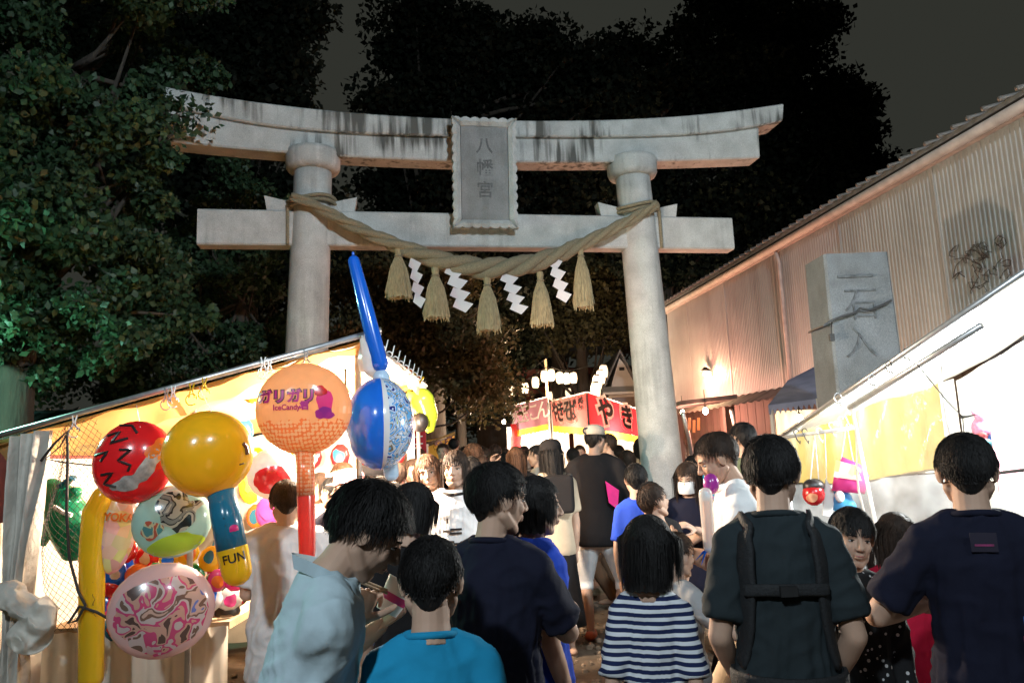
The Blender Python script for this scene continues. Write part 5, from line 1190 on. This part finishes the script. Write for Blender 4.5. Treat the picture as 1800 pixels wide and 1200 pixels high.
    part('body', body, skin)
    def crease(geo, amp):
        me = mesh('x', geo.v, geo.f, False); nn = np.empty(len(me.vertices) * 3); me.vertices.foreach_get('normal', nn); nn = nn.reshape(-1, 3); bpy.data.meshes.remove(me); o = hash(label) % 17
        nz_ = lambda a, b_, c: mnoise.noise(Vector((a, b_, c)))
        for i, p in enumerate(geo.v):
            ang = math.atan2(p[0], p[1]) * .16; low = min(1., max(.25, 1.15 - (p[2] - hip) / tl))
            r1 = 1 - abs(nz_(p[0] * 13 + ang * 30 + p[2] * 3.2 + o, p[1] * 13, p[2] * 2.6 + o)) * 3.0      # long drape folds
            r2 = 1 - abs(nz_(p[0] * 8 - p[2] * 14 + o * 2, p[1] * 9, p[2] * 8 + p[0] * 7)) * 3.2         # diagonal creases
            r3 = nz_(p[0] * 26 + o, p[1] * 26, p[2] * 20)
            geo.v[i] = p + nn[i] * amp * (max(r1, -.3) * .85 * low + max(r2, -.2) * .6 + r3 * .22 + .1)
    cl = remesh(cl, vx * 1.05, 8)
    if near: crease(cl, .0085 * wrinkle)
    P_.top = part('shirt', cl, top)
    if collar is not None:
        ring = []
        for k in np.linspace(0, 2 * math.pi, 26): ring.append(Pv + hn * (.985 + .03 * -math.cos(k)) + latx * max(.05 * b, .285 * hh) * math.sin(k) + fwd * (.004 * b + max(.05 * b, .285 * hh) * math.cos(k)))
        part('collar', G().tube(ring, .011 * H / 1.6, 8), collar, P_.top)
    if skirt or dress:
        rings = []; L = dress or .22
        for q in np.linspace(0, 1, 8): rings.append([Pv + np.array([0, 0, .04 * H - q * L * H]) + np.array([(.1 + .05 * q) * b * (1 + .06 * q * math.sin(a * 7)) * math.cos(a), (.075 + .05 * q) * b * (1 + .06 * q * math.sin(a * 7)) * math.sin(a), 0]) for a in np.arange(36) * 2 * math.pi / 36])
        part('skirt', G().loft(rings), bottom)
    else: part('trousers', remesh(pants, vx * 1.3, 3), bottom)
    hg = G(); hg.v = np.array(hairs.v) @ Mh.T * hh + Hc; hg.f = hairs.f; part('hair', hg, hmat, None, False)
    if face:
        for s in (-1, 1):
            part('eye', G().ell(Hc + Mh @ np.array([s * .135, .305, -.005]) * hh, (.046 * hh, .035 * hh, .017 * hh), rot=Matrix(Mh).to_euler(), n=10, m=6), m_eye)
            part('iris', G().ell(Hc + Mh @ np.array([s * .13, .325, -.004]) * hh, (.026 * hh, .022 * hh, .019 * hh), rot=Matrix(Mh).to_euler(), n=8, m=6), m_iris)
            part('eyebrow', G().tube([Hc + Mh @ np.array(q) * hh for q in ((s * .06, .362, .075), (s * .13, .357, .093), (s * .21, .305, .075))], [.010 * hh, .014 * hh, .006 * hh], 6), hmat)
            part('eyelid', G().tube([Hc + Mh @ np.array(q) * hh for q in ((s * .085, .328, .010), (s * .135, .342, .018), (s * .19, .312, .008))], [.007 * hh, .009 * hh, .006 * hh], 6), hmat)
        part('lips', G().tube([Hc + Mh @ np.array(q) * hh for q in ((-.075, .352, -.25), (0, .384, -.248), (.075, .352, -.25))], [.008 * hh, .016 * hh, .008 * hh], 6, roundend=True), m_lip)
    if shoes is not None:
        for s in (-1, 1):
            f = P_.foot[s]; l = Rz.T @ (f - base); sg = G().tube([l + [0, -.035 * H, -.02 * H], l + [0, .03 * H, -.025 * H], l + [s * .008, .1 * H, -.03 * H]], [.026 * H, .028 * H, .022 * H], 10, flat=.8, roundend=True); part('shoe', sg, shoes)
    P_.W = W; P_.tpt = tpt; P_.Hc = Hc; P_.Mh = Mh; P_.hh = hh; P_.H = H; P_.base = base; P_.b = b; P_.Rz = Rz
    P_.wr = {k: W(v) for k, v in P_.wrist.items()}; P_.el = {k: W(v) for k, v in P_.elbow.items()}
    P_.hp = lambda q: W(Hc + Mh @ (np.array(q) * hh))
    return P_
def cap_on(P, label, m, brim=True, bucket=False, name='cap', under=None):
    t = thing(name, label, 'hat', P.hp((0, 0, .3)))
    def pt(a, r, z, ry=1.): return P.hp((r * .375 * math.sin(a), -.06 + r * .45 * math.cos(a), z))
    rings = [[pt(a, r, z) for a in np.arange(24) * 2 * math.pi / 24] for r, z in ((1.03, .22), (1.02, .34), (.95, .46), (.75, .55), (.4, .6), (.05, .61))]
    add('crown', G().loft(rings), m, t, True)
    if bucket: add('brim', G().loft([[pt(a, r, z) for a in np.arange(24) * 2 * math.pi / 24] for r, z in ((1.02, .24), (1.32, .17), (1.30, .15), (1.0, .21))], cap=False, closed=True), m, t, True)
    elif brim:
        add('brim', G().sheet(lambda u, v: P.hp((.3 * math.sin((u - .5) * 2.2), .22 + .12 * math.cos((u - .5) * 2.2) + .28 * v * math.cos((u - .5) * 2.4), .22 - .05 * v - .05 * abs(u - .5))), 12, 5), under or m, t, True)
    add('hat_band', G().loft([[pt(a, r, z) for a in np.arange(24) * 2 * math.pi / 24] for r, z in ((1.045, .205), (1.045, .255))], cap=False), under or m, t, True)
    return t
# ================================================================== the crowd
c_paleblue = cloth('pale_blue_cotton', (.40, .50, .55)); c_turq = cloth('turquoise_jersey', (.012, .23, .42)); c_navy = cloth('navy_jersey', (.007, .008, .020)); c_char = cloth('charcoal_jersey', (.017, .024, .028)); c_royal = cloth('royal_blue_jersey', (.02, .06, .42)); c_white = cloth('white_jersey', (.68, .67, .66)); c_black = cloth('black_jersey', (.012, .011, .012)); c_cream = cloth('cream_cotton', (.55, .46, .36)); c_beige = cloth('beige_cotton', (.45, .36, .26)); c_red = cloth('red_dress', (.42, .008, .035)); c_pink = cloth('pink_cotton', (.55, .26, .26)); c_greyb = cloth('grey_cotton', (.28, .28, .28)); c_jean = cloth('denim', (.03, .045, .09)); c_brown = cloth('brown_cotton', (.15, .085, .05)); c_lightgrey = cloth('pale_grey_shirt', (.52, .50, .50)); c_olive = cloth('olive_cotton', (.12, .12, .06))
def striped(name, a, b, scale, axis='Z'):
    m = cloth(name, a); N, L, bs = nodes(m); tc = [n for n in N if n.type == 'TEX_COORD'][0]
    w = N.new('ShaderNodeTexWave'); w.bands_direction = axis; w.inputs['Scale'].default_value = scale; w.inputs['Distortion'].default_value = .6; w.inputs['Detail'].default_value = 1; w.inputs['Detail Scale'].default_value = .3; L.new(tc.outputs['Object'], w.inputs['Vector'])
    r = N.new('ShaderNodeValToRGB'); r.color_ramp.elements[0].position = .42; r.color_ramp.elements[1].position = .5; r.color_ramp.elements[0].color = (*a, 1); r.color_ramp.elements[1].color = (*b, 1); L.new(w.outputs[0], r.inputs[0]); L.new(r.outputs[0], bs.inputs[0]); return m
c_stripe = striped('navy_white_stripes', (.62, .64, .68), (.012, .02, .07), 13.5)
c_stripe2 = striped('white_dark_stripes', (.62, .6, .58), (.03, .025, .03), 11)
m_dots = cloth('black_dotted', (.012, .012, .013)); N, L, bs = nodes(m_dots); tc = [n for n in N if n.type == 'TEX_COORD'][0]
vo = N.new('ShaderNodeTexVoronoi'); vo.inputs['Scale'].default_value = 38; L.new(tc.outputs['Object'], vo.inputs['Vector']); r_ = N.new('ShaderNodeValToRGB'); r_.color_ramp.interpolation = 'CONSTANT'; r_.color_ramp.elements[0].color = (.5, .5, .5, 1); r_.color_ramp.elements[1].position = .22; r_.color_ramp.elements[1].color = (.012, .012, .013, 1); L.new(vo.outputs['Distance'], r_.inputs[0]); L.new(r_.outputs[0], bs.inputs[0])
H_short = hair('short', 3600, 1, length=.28, lift=.09, w0=.0075); H_short2 = hair('short', 3000, 2, length=.22, lift=.06, w0=.0075); H_messy = hair('short', 3800, 3, length=.34, lift=.15, bang=.06, w0=.007); H_crop = hair('short', 4200, 4, length=.13, lift=.05, w0=.006); H_bob = hair('bob', 2600, 5, w0=.0085, zend=-.60, bang=.1, gap=.95, lift=.02); H_bobw = hair('bob', 2200, 6, w0=.0085, zend=-.42, bang=.02, gap=1.25); H_long = hair('long', 2200, 7, w0=.0085, zend=-1.25, gap=1.15); H_kid = hair('short', 2600, 8, w0=.0085, length=.3, lift=.06, bang=.32)
L_short = hair('short', 500, 11, length=.28, lift=.07); L_long = hair('long', 400, 12, zend=-1.1, gap=1.05, bang=.22); L_bob = hair('bob', 400, 13, zend=-.5, gap=.95, bang=.3); L_pony = hair('pony', 400, 14, length=.3, lift=.04)

# ---- near people
p1 = person('man in pale blue shirt bowing his head to eat from a cup', 646, 850, 1.95, None, -72, c_paleblue, c_jean, H_messy, head=(-6, 33, 0), lean=13, neckf=26, near=True, face=True, sleeve=1.55, bulk=.94, wrinkle=1.3,
            arms=dict(rw=(622, 1095, 1.99), rp=(.5, -.6, -1), rn=(-.6, .5, .3), lw=(668, 1100, 2.2), lp=(-.6, -.3, -1), ln=(.2, .4, .8)), grip=(1, 1))
# open shirt collar
for s in (-1, 1):
    pts = [p1.tpt(1.0, 180 - s * 10, 1.25, .012), p1.tpt(.985, 180 - s * 70, 1.1, .018), p1.tpt(.93, 180 - s * 130, .8, .03), p1.tpt(.86, 180 - s * 165, .95, .02)]
    top_ = [q + (np.array([0, 0, .035]) + np.array([0, -.004, 0])) for q in pts]
    g = G().sheet(lambda u, v: np.array([np.interp(u * 3, range(4), [q[k] for q in pts]) * (1 - v) + np.interp(u * 3, range(4), [q[k] for q in top_]) * v for k in range(3)]), 14, 3); p1.part('collar', g, c_paleblue, p1.top)
cp = px(694, 1048, 2.12); cx = unit((.5, .2, .85))
t = thing('paper_cup', 'white paper cup with pink print held by the eating man', 'cup', cp); add('cup', G().lathe(cp - cx * .045, [(.03, 0), (.034, .02), (.043, .09), (.040, .09), (.032, .02)], 22, axis=cx, cap=False), m_wht, t, True); add('cup_base', G().lathe(cp - cx * .045, [(.001, .004), (.030, .003)], 18, axis=cx), m_wht, t); add('print_band', G().lathe(cp - cx * .045, [(.0362, .03), (.0385, .05)], 22, axis=cx, cap=False), m_pink_pl, t, True); add('shaved_ice', G().ell(cp + cx * .04, (.036, .036, .016)), m_white_pl, t, True)
t = thing('chopsticks', 'pair of pale wooden chopsticks held to the mouth of the eating man', 'chopsticks', cp)
for k in (0, .008): add('stick', G().tube([px(636, 1024, 1.98) + [0, 0, k], px(680, 1042, 2.08) + [0, 0, k]], .0035, 6), m_wood, t)
p2 = person('boy in turquoise collared shirt seen from behind, cropped black hair', 756, 942, 1.95, None, 5, c_turq, c_jean, H_crop, head=(-4, 8, 0), hh=.212, near=True, collar=c_turq, bulk=.86)
p3 = person('man in navy T-shirt with arms crossed, face turned past his shoulder', 874, 812, 2.55, None, -22, c_navy, c_jean, H_short, head=(-42, 4, 0), near=True, face=True, collar=c_navy, bulk=.93, arms=dict(r=(.0, .22, .30), rp=(1, -.1, -.8), rn=(-1, 0, 0), l=(.06, .24, .27), lp=(-1, 0, -.8)))
p4 = person('woman in blue top with dark tucked hair looking along the stalls', 942, 835, 2.95, None, -62, c_royal, c_jean, H_bobw, head=(-16, 2, 0), hh=.222, near=True, face=True, collar=c_royal, bulk=.92)
p5 = person('girl with black bob in navy and white striped T-shirt', 1138, 903, 2.5, None, -14, c_stripe, c_jean, H_bob, head=(-22, 4, 0), hh=.205, near=True, face=True, collar=c_stripe, bulk=.68)
p6 = person('man in charcoal T-shirt wearing black carrier straps over both shoulders', 1350, 765, 2.5, None, -10, c_char, c_jean, H_short, head=(-14, 6, 0), near=True, face=True, collar=c_char, bulk=.9, arms=dict(r=(.15, .12, .0), rp=(.6, -1, -.3), l=(-.15, .14, .02)))
p7 = person('man in navy T-shirt with small pink print below the collar', 1690, 761, 2.45, None, -14, c_navy, c_jean, H_crop, head=(-12, 4, 0), near=True, face=True, collar=c_navy, bulk=.95, arms=dict(l=(-.13, .2, .22), lp=(-1, -.6, -.4), r=(.12, .25, .2), rp=(1, -.6, -.4)))
p8 = person('small child in black dotted clothes peeking out from the carrier wearer', 1492, 892, 2.8, None, 163, m_dots, c_black, H_kid, head=(14, 2, -8), hh=.205, near=True, face=True, bulk=.78, sleeve=1.8)
p9 = person('girl in red dress with long dark brown hair, seen from behind', 1570, 899, 3.3, None, -12, c_red, c_red, H_long, m_hd, hh=.205, near=True, bulk=.98, dress=.36)
p10 = person('man in white T-shirt bending over an inflated tube in his hands', 1256, 762, 3.6, None, 82, c_white, c_beige, H_short2, m_hd, head=(4, 22, 0), lean=7, neckf=14, near=True, face=True, skin=m_skin2, bulk=1.0, arms=dict(l=(-.06, .33, .27), lp=(-.5, -.6, -1), ln=(.6, .5, .4), r=(.05, .3, .25), rp=(.5, -.6, -1), rn=(-.6, .5, .4)), grip=(1, 1), collar=c_white)
p11 = person('white shirted vendor with dark brown hair standing in the toy stall', 503, 843, 4.2, None, 12, c_lightgrey, c_greyb, H_short2, m_hd, head=(8, 10, 0), near=True, lean=4, bulk=1.12, hemt=-.55, arms=dict(l=(-.1, .25, .25), r=(.1, .25, .2)))
p12 = person('woman with black hair and dark top between the eating man and the boy', 726, 848, 3.1, None, -8, c_black, c_jean, H_bobw, head=(-18, 16, 0), hh=.222, near=True, bulk=.9)
# carrier straps, belt
t = thing('baby_carrier', 'black padded carrier straps crossing the back of the charcoal T-shirt', 'carrier', p6.base)
m_strap = mat('black_webbing', (.009, .010, .012), .8, .3, 60, bump=.3, bscale=150)
def ribbon(P, pts, w, m, par, nm, o=.016, th=.008):
    """pts: (t, angle) on the torso; a padded strap of width w following it"""
    Q = []
    for (t0, a0), (t1, a1) in zip(pts[:-1], pts[1:]):
        for k in np.linspace(0, 1, 7)[:-1]: Q.append((t0 + (t1 - t0) * k, a0 + (a1 - a0) * k))
    Q.append(pts[-1]); C_ = [P.W(P.tpt(a, b_, 1.12, o)) for a, b_ in Q]; cen = [P.W(P.tpt(a, 0, 0.01, 0)) for a, b_ in Q]; rings = []
    for i, c in enumerate(C_):
        tt = unit(C_[min(i + 1, len(C_) - 1)] - C_[max(i - 1, 0)]); n = unit(c - cen[i]); s = unit(np.cross(tt, n)); n = np.cross(s, tt)
        rings.append([c + s * w / 2 - n * th, c + s * w / 2 + n * th * .5, c + s * w * .3 + n * th, c - s * w * .3 + n * th, c - s * w / 2 + n * th * .5, c - s * w / 2 - n * th])
    add(nm, G().loft(rings), m, par, True)
for s in (-1, 1):
    ribbon(p6, [(.70, s * 40), (.88, s * 62), (.965, s * 96), (.93, s * 128), (.82, s * 140), (.62, s * 138), (.4, s * 128), (.18, s * 110)], .064, m_strap, t, 'shoulder_strap', .012, .008)
ribbon(p6, [(.60, 138), (.61, 160), (.61, 180), (.61, 200), (.60, 222)], .035, m_strap, t, 'cross_strap', .03, .006)
ribbon(p6, [(.1, a) for a in range(60, 301, 24)], .05, m_strap, t, 'waist_belt', .028, .006)
add('buckle', G().box(p6.W(p6.tpt(.61, 180, 1.12, .045)), (.05, .015, .03)), m_black, t)
# prints on shirts
def shirt_print(P, t_, a, w, h, m, txt=None, mt=None, size=.03, nm='print'):
    c = P.W(P.tpt(t_, a, 1.12, .008)); n = unit(c - P.W(P.tpt(t_, a, .1))); n = unit(n * [1, 1, .15]); ux = unit(np.cross((0, 0, 1), n)); uy = np.cross(n, ux)
    if w: add(nm, G().box(c + n * .006, (w, h, .003), axes=(ux, uy, n)), m, P.top)
    if txt: add('lettering', text_on(txt, c + n * .012, ux, uy, size, .0006, .001, lift=0), mt or m, P.top)
m_pinkpr = mat('dull_pink_print', (.2, .02, .09), .6, .3, 60); m_bluepr = mat('blue_print', (.05, .16, .5), .6, .4, 40); m_navyp = mat('dark_print', (.014, .011, .024), .9)
shirt_print(p7, .86, 184, .07, .055, m_navyp); shirt_print(p7, .875, 179, .018, .03, m_pinkpr); shirt_print(p7, .845, 184, .05, .006, m_pinkpr); shirt_print(p7, .87, 188, .02, .008, m_pinkpr)
shirt_print(p7, .42, 150, .04, .05, m_bluepr); shirt_print(p7, .34, 150, .05, .025, m_pinkpr); shirt_print(p7, .28, 150, .04, .04, m_bluepr)
# the inflated tube and the purple balloon
a = px(1240, 868, 3.42); b_ = px(1248, 962, 3.42)
t = thing('tube_toy', 'clear inflated tube with orange core and blue ribbon tail', 'inflatable toy', b_); add('tube', G().tube([a, b_], [.03, .028], 14, roundend=True), mat('clear_vinyl_tube', (.85, .8, .75), .1, .03, alpha=.45), t, True); add('core', G().tube([a + [0, 0, -.03], b_], .017, 10), mat('orange_core', (.7, .35, .12), .5, .1, trans=.4), t, True)
for k in range(5): add('ribbon', G().tube([b_, b_ + [.03 * math.cos(k * 1.3), .02 * math.sin(k), -.02], b_ + [.07 * math.cos(k * 1.3), .05 * math.sin(k * 1.3), -.03 - .012 * k]], [.012, .016, .003], 6, flat=.3), m_blue_pl, t)
c = px(1250, 850, 3.5); t = thing('purple_balloon', 'small purple balloon under the chin of the white T-shirt man', 'balloon', c); add('balloon', Surf(c, (.036, .048, .034), tocam(c)).body(16, 10), m_purple_pl, t, True); add('knot', G().ell(c - [0, 0, .06], (.008, .008, .01), n=6, m=4), m_purple_pl, t); add('string', G().tube([c - [0, 0, .06], c - [.02, 0, .3]], .002, 4), m_wht, t)
# ---- middle distance
m13 = person('woman in face mask and navy top crouching by the column foot', 1206, 811, 5.3, 1.58, 168, c_navy, c_black, L_long, m_hd, head=(-14, 8, 0), hh=.225, face=True, arms=dict(l=(-.02, .3, .36), lp=(-1, 0, -1), r=(-.1, .28, .34), rp=(.6, 0, -1)), footdy=.12)
t = thing('face_mask', 'white face mask worn by the crouching woman', 'mask', m13.hp((0, .3, -.2))); add('mask', G().sheet(lambda u, v: m13.hp((.27 * math.sin((u - .5) * 2.4), .09 + .325 * math.cos((u - .5) * 2.2) + .06 * math.sin(v * math.pi), -.02 - .36 * v)), 12, 8), m_wht, t, True)
for s in (-1, 1): add('ear_loop', G().tube([m13.hp((s * .24, .2, -.08)), m13.hp((s * .35, 0, .02)), m13.hp((s * .35, -.02, -.15)), m13.hp((s * .24, .18, -.3))], .003, 4), m_wht, t)
person('child with swept brown hair and brown shirt looking up', 1148, 851, 4.5, None, -78, c_brown, c_jean, L_short, m_hd, head=(12, -16, 0), hh=.205, face=True, near=True)
person('toddler in pale grey T-shirt and black vest reaching out by the striped girl', 1187, 934, 3.5, None, -58, c_greyb, c_black, L_short, m_hd, head=(-10, 0, 0), hh=.2, near=True, arms=dict(r=(.3, .2, .3), rp=(0, -1, -1)), face=True)
person('boy in bright blue T-shirt with yellow print standing near the column', 1116, 814, 5.3, None, -10, c_royal, c_beige, L_short, hh=.212, blen=.45, bulk=.8)
person('dark haired child in black between the blue shirted boy and the column', 1140, 846, 4.9, None, 10, c_black, c_jean, L_short, hh=.205)
m15 = person('tall man in black long sleeves, white shorts and orange clogs', 1046, 749, 6.7, None, -12, c_black, c_white, L_short, head=(-30, 4, 0), sleeve=1.9, blen=.62, shoes=mat('orange_clog', (.6, .12, .04), .5), bulk=1.05, arms=dict(r=(.12, .2, .14), rp=(1, -.6, -.2)), hemt=-.2)
t = cap_on(m15, 'beige cap with dark emblem on the tall man in black', mat('beige_felt', (.42, .36, .29), .9, .1), under=mat('beige_brim', (.34, .29, .23), .9)); add('emblem', text_on('C', m15.hp((-.1, -.53, .32)), (1, 0, 0), (0, 0, 1), .075, .004), m_ink, t)
t = thing('hand_fan', 'bright pink hand fan held by the tall man in black', 'fan', m15.wr['r']); q = px(1076, 870, 6.5); add('leaf', G().prism([q + [-.05, 0, .12], q + [.06, 0, .04], q + [.04, 0, -.12], q + [-.03, 0, -.06]], (0, .006, 0)), mat('hot_pink_card', (.75, .01, .22), .5, emit=None), t); add('handle', G().tube([q + [.02, 0, -.08], m15.wr['r']], .008, 6), m_wood, t)
m16 = person('woman in black cap and black skirt with a dark shoulder bag', 966, 775, 6.2, None, 14, c_beige, c_black, L_long, head=(10, 4, 0), hh=.225, skirt=True, dress=.4, bulk=.86)
cap_on(m16, 'black cap on the woman with the shoulder bag', c_black)
t = thing('shoulder_bag', 'dark shoulder bag on the back of the woman in black cap', 'bag', px(985, 900, 6.05)); q = px(983, 868, 6.02); add('bag', remesh(G().box(q, (.24, .1, .3)), .03, 3), c_black, t, True); add('strap', G().tube([q + [.1, .0, .14], m16.W(m16.tpt(.95, 110, 1.1, .02)), m16.W(m16.tpt(.9, 60, 1.1, .02))], .014, 6), m_strap, t, True)
person('woman with black ponytail and cream top facing the food stalls', 942, 781, 8.0, None, 72, c_cream, c_jean, L_pony, head=(6, 0, 0), hh=.225, face=True)
person('woman with long brown hair and dark jacket before the mauve banner', 906, 784, 7.4, None, 8, c_black, c_jean, L_long, m_hbr, hh=.225)
g19 = person('girl in white raglan shirt with black printed words, facing the lane', 799, 790, 4.7, None, 176, c_white, c_brown, L_bob, m_hd, head=(-4, -2, 0), hh=.225, face=True, collar=c_black, sleeve=1.5, near=True)
for t_, a_, w_, h_ in ((.69, 12, .012, .03), (.60, -3, .07, .012), (.58, 14, .05, .014), (.56, -2, .075, .012), (.47, 10, .06, .014), (.45, -6, .05, .012), (.42, 6, .09, .01)): shirt_print(g19, t_, a_, w_, h_, m_ink)
person('girl with side swept brown hair and white vest over black, beside the raglan shirt', 752, 797, 4.9, None, 170, c_cream, c_black, L_long, m_hbr, head=(10, 4, 10), hh=.225, face=True, collar=c_black, near=True, sleeve=1.)
person('child in navy top squeezed between the boy and the navy T-shirt man', 822, 950, 3.3, None, -40, c_navy, c_jean, L_short, m_hd, hh=.203, skin=m_skin2)
k1 = person('customer in dark shirt and pink cap inside the toy stall light', 610, 828, 5.2, None, 110, c_black, c_jean, L_short, face=True)
cap_on(k1, 'dusty pink cap on the toy stall customer', c_pink)
k2 = person('customer in black shirt behind the orange hammer handle', 652, 818, 5.8, None, 60, c_black, c_jean, L_short, m_hd)
t = cap_on(k2, 'dark cap with pale letters on the toy stall customer', c_black); add('lettering', text_on('TIGERS', k2.hp((.44, -.1, .36)), (1, .25, 0), (0, 0, 1), .05, .002, .002, lift=.01), m_wht, t)
person('customer with dark red hair near the beach ball', 600, 812, 6.3, None, 150, c_maroon if False else c_red, c_jean, L_short, m_hbr, face=True)
person('person in dark striped T-shirt passing under the beach ball', 714, 779, 7.3, None, 5, c_stripe2, c_jean, L_short, m_hd)
# ---- far crowd
FC = 'crowd far along the approach'
far = [(736, 787, 9.5, 1.6, 10, c_pink, L_long, m_hbr, 'far walker in pink top with brown hair'), (778, 779, 10.5, 1.66, 170, c_beige, L_short, m_hd, 'far walker in beige shirt facing the lane'), (797, 770, 12, 1.75, 5, c_black, L_short, m_hb, 'tall far walker in black shirt under the yellow canopy'),
       (833, 778, 7.8, 1.64, -60, c_black, L_long, m_hbr, 'woman in black top raising a phone with reddish hair'), (852, 787, 9, 1.55, 160, c_white, L_bob, m_hd, 'far walker in white top with bobbed hair'), (870, 780, 10, 1.6, 0, c_navy, L_short, m_hd, 'far walker in navy shirt ahead of the mauve banner'), (886, 786, 12, 1.6, 20, c_red, L_bob, m_hd, 'far walker in red top by the mauve banner stall'), (816, 784, 11, 1.6, 90, c_lightgrey, L_pony, m_hd, 'far walker in grey top with ponytail'),
       (921, 783, 12, 1.62, 0, c_cream, L_short, m_hd, 'far walker in cream shirt waiting at the food stall'), (1006, 787, 9.5, 1.58, 10, c_black, L_short, m_hb, 'dark haired walker behind the tall man in black'), (1066, 762, 8.2, 1.70, 60, c_beige, L_short, m_hd, 'man in beige shirt chatting beside the tall man in black'), (1126, 768, 9.4, 1.62, -10, c_beige, L_long, m_hb, 'woman in beige dress half hidden by the granite column'),
       (1302, 742, 5.2, 1.72, 20, c_olive, L_short, m_hb, 'dark haired man in olive behind the white T-shirt man'), (1236, 782, 7.2, 1.5, 160, c_turq, L_short, m_hd, 'child in turquoise with yellow cap by the column'), (682, 800, 8.4, 1.6, 20, c_jean, L_long, m_hb, 'walker in denim behind the beach ball'), (765, 786, 13.5, 1.62, 0, c_navy, L_bob, m_hb, 'far walker in navy dress with bobbed hair'), (845, 783, 14, 1.6, 0, c_lightgrey, L_short, m_hb, 'far walker in grey T-shirt deep in the approach'), (906, 788, 15, 1.6, 0, c_brown, L_long, m_hb, 'far walker in brown with long black hair'), (958, 786, 13, 1.6, 180, c_white, L_short, m_hb, 'far walker in white shirt at the bright counter')]
far += [(560, 830, 6.0, 0, 150, c_white, L_bob, m_hd, 'customer in white top with fringe at the toy stall'), (584, 838, 5.6, 0, 60, c_navy, L_short, m_hb, 'customer in navy shirt leaning into the toy stall'), (632, 826, 6.6, 0, 175, c_pink, L_long, m_hbr, 'woman in pink top facing out by the beach ball'), (668, 836, 5.5, 0, -30, c_black, L_short, m_hb, 'boy in black shirt below the beach ball'), (697, 812, 6.4, 0, 10, c_greyb, L_short, m_hd, 'walker in grey shirt below the beach ball'), (690, 846, 4.9, 0, 20, c_brown, L_long, m_hb, 'girl in brown dress with long black hair near the stall'),
        (727, 806, 6.6, 0, -160, c_cream, L_short, m_hd, 'man in cream shirt walking out past the girls'), (778, 806, 6.2, 0, 170, c_red, L_bob, m_hd, 'woman in red blouse coming out of the approach'), (826, 802, 6.0, 0, 20, c_greyb, L_short, m_hb, 'walker in grey T-shirt beyond the raglan shirt'), (846, 800, 7.0, 0, 165, c_pink, L_long, m_hd, 'woman in pink blouse coming towards the lane'), (866, 796, 8.4, 0, 10, c_stripe2, L_bob, m_hbr, 'far walker in striped top with brown bob'), (890, 794, 8.8, 0, 0, c_white, L_short, m_hb, 'far walker in white T-shirt ahead of the woman in jacket'), (926, 792, 9.6, 0, 170, c_brown, L_bob, m_hd, 'far walker in brown blouse facing the gate'), (1018, 782, 10.5, 0, 170, c_white, L_short, m_hd, 'cook in white shirt behind the noodle counter'), (1086, 782, 10.2, 0, 0, c_jean, L_short, m_hb, 'far walker in denim shirt under the red banner'), (1100, 790, 8.6, 0, 30, c_beige, L_bob, m_hd, 'woman in beige top near the column'), (1216, 800, 8.5, 0, 100, c_brown, L_short, m_hb, 'man in brown shirt by the grill stall'), (1268, 792, 7.6, 0, 170, c_pink, L_long, m_hd, 'woman in pink facing the lane near the grill stall'), (1322, 788, 7.0, 0, 10, c_black, L_short, m_hb, 'man in black beside the awning stall'), (1420, 826, 6.4, 0, 170, c_cream, L_bob, m_hd, 'woman in cream blouse behind the hanging goods')]
for i, (x, y, D, Hh, yw, c_, h_, hm_, lab) in enumerate(far):
    q = person(lab, x, y, D, None, yw, c_, (c_jean, c_black, c_brown, c_greyb)[i % 4], h_, hm_, hh=.225, group=FC, face=abs(yw) > 100, arms=dict(l=(-.05, .25, .62), lp=(-.5, 0, -1)) if 'phone' in lab else None)
    if 'yellow cap' in lab: cap_on(q, 'yellow cap on the child by the column', m_lime_pl)
bpy.data.scenes.remove(TMP)
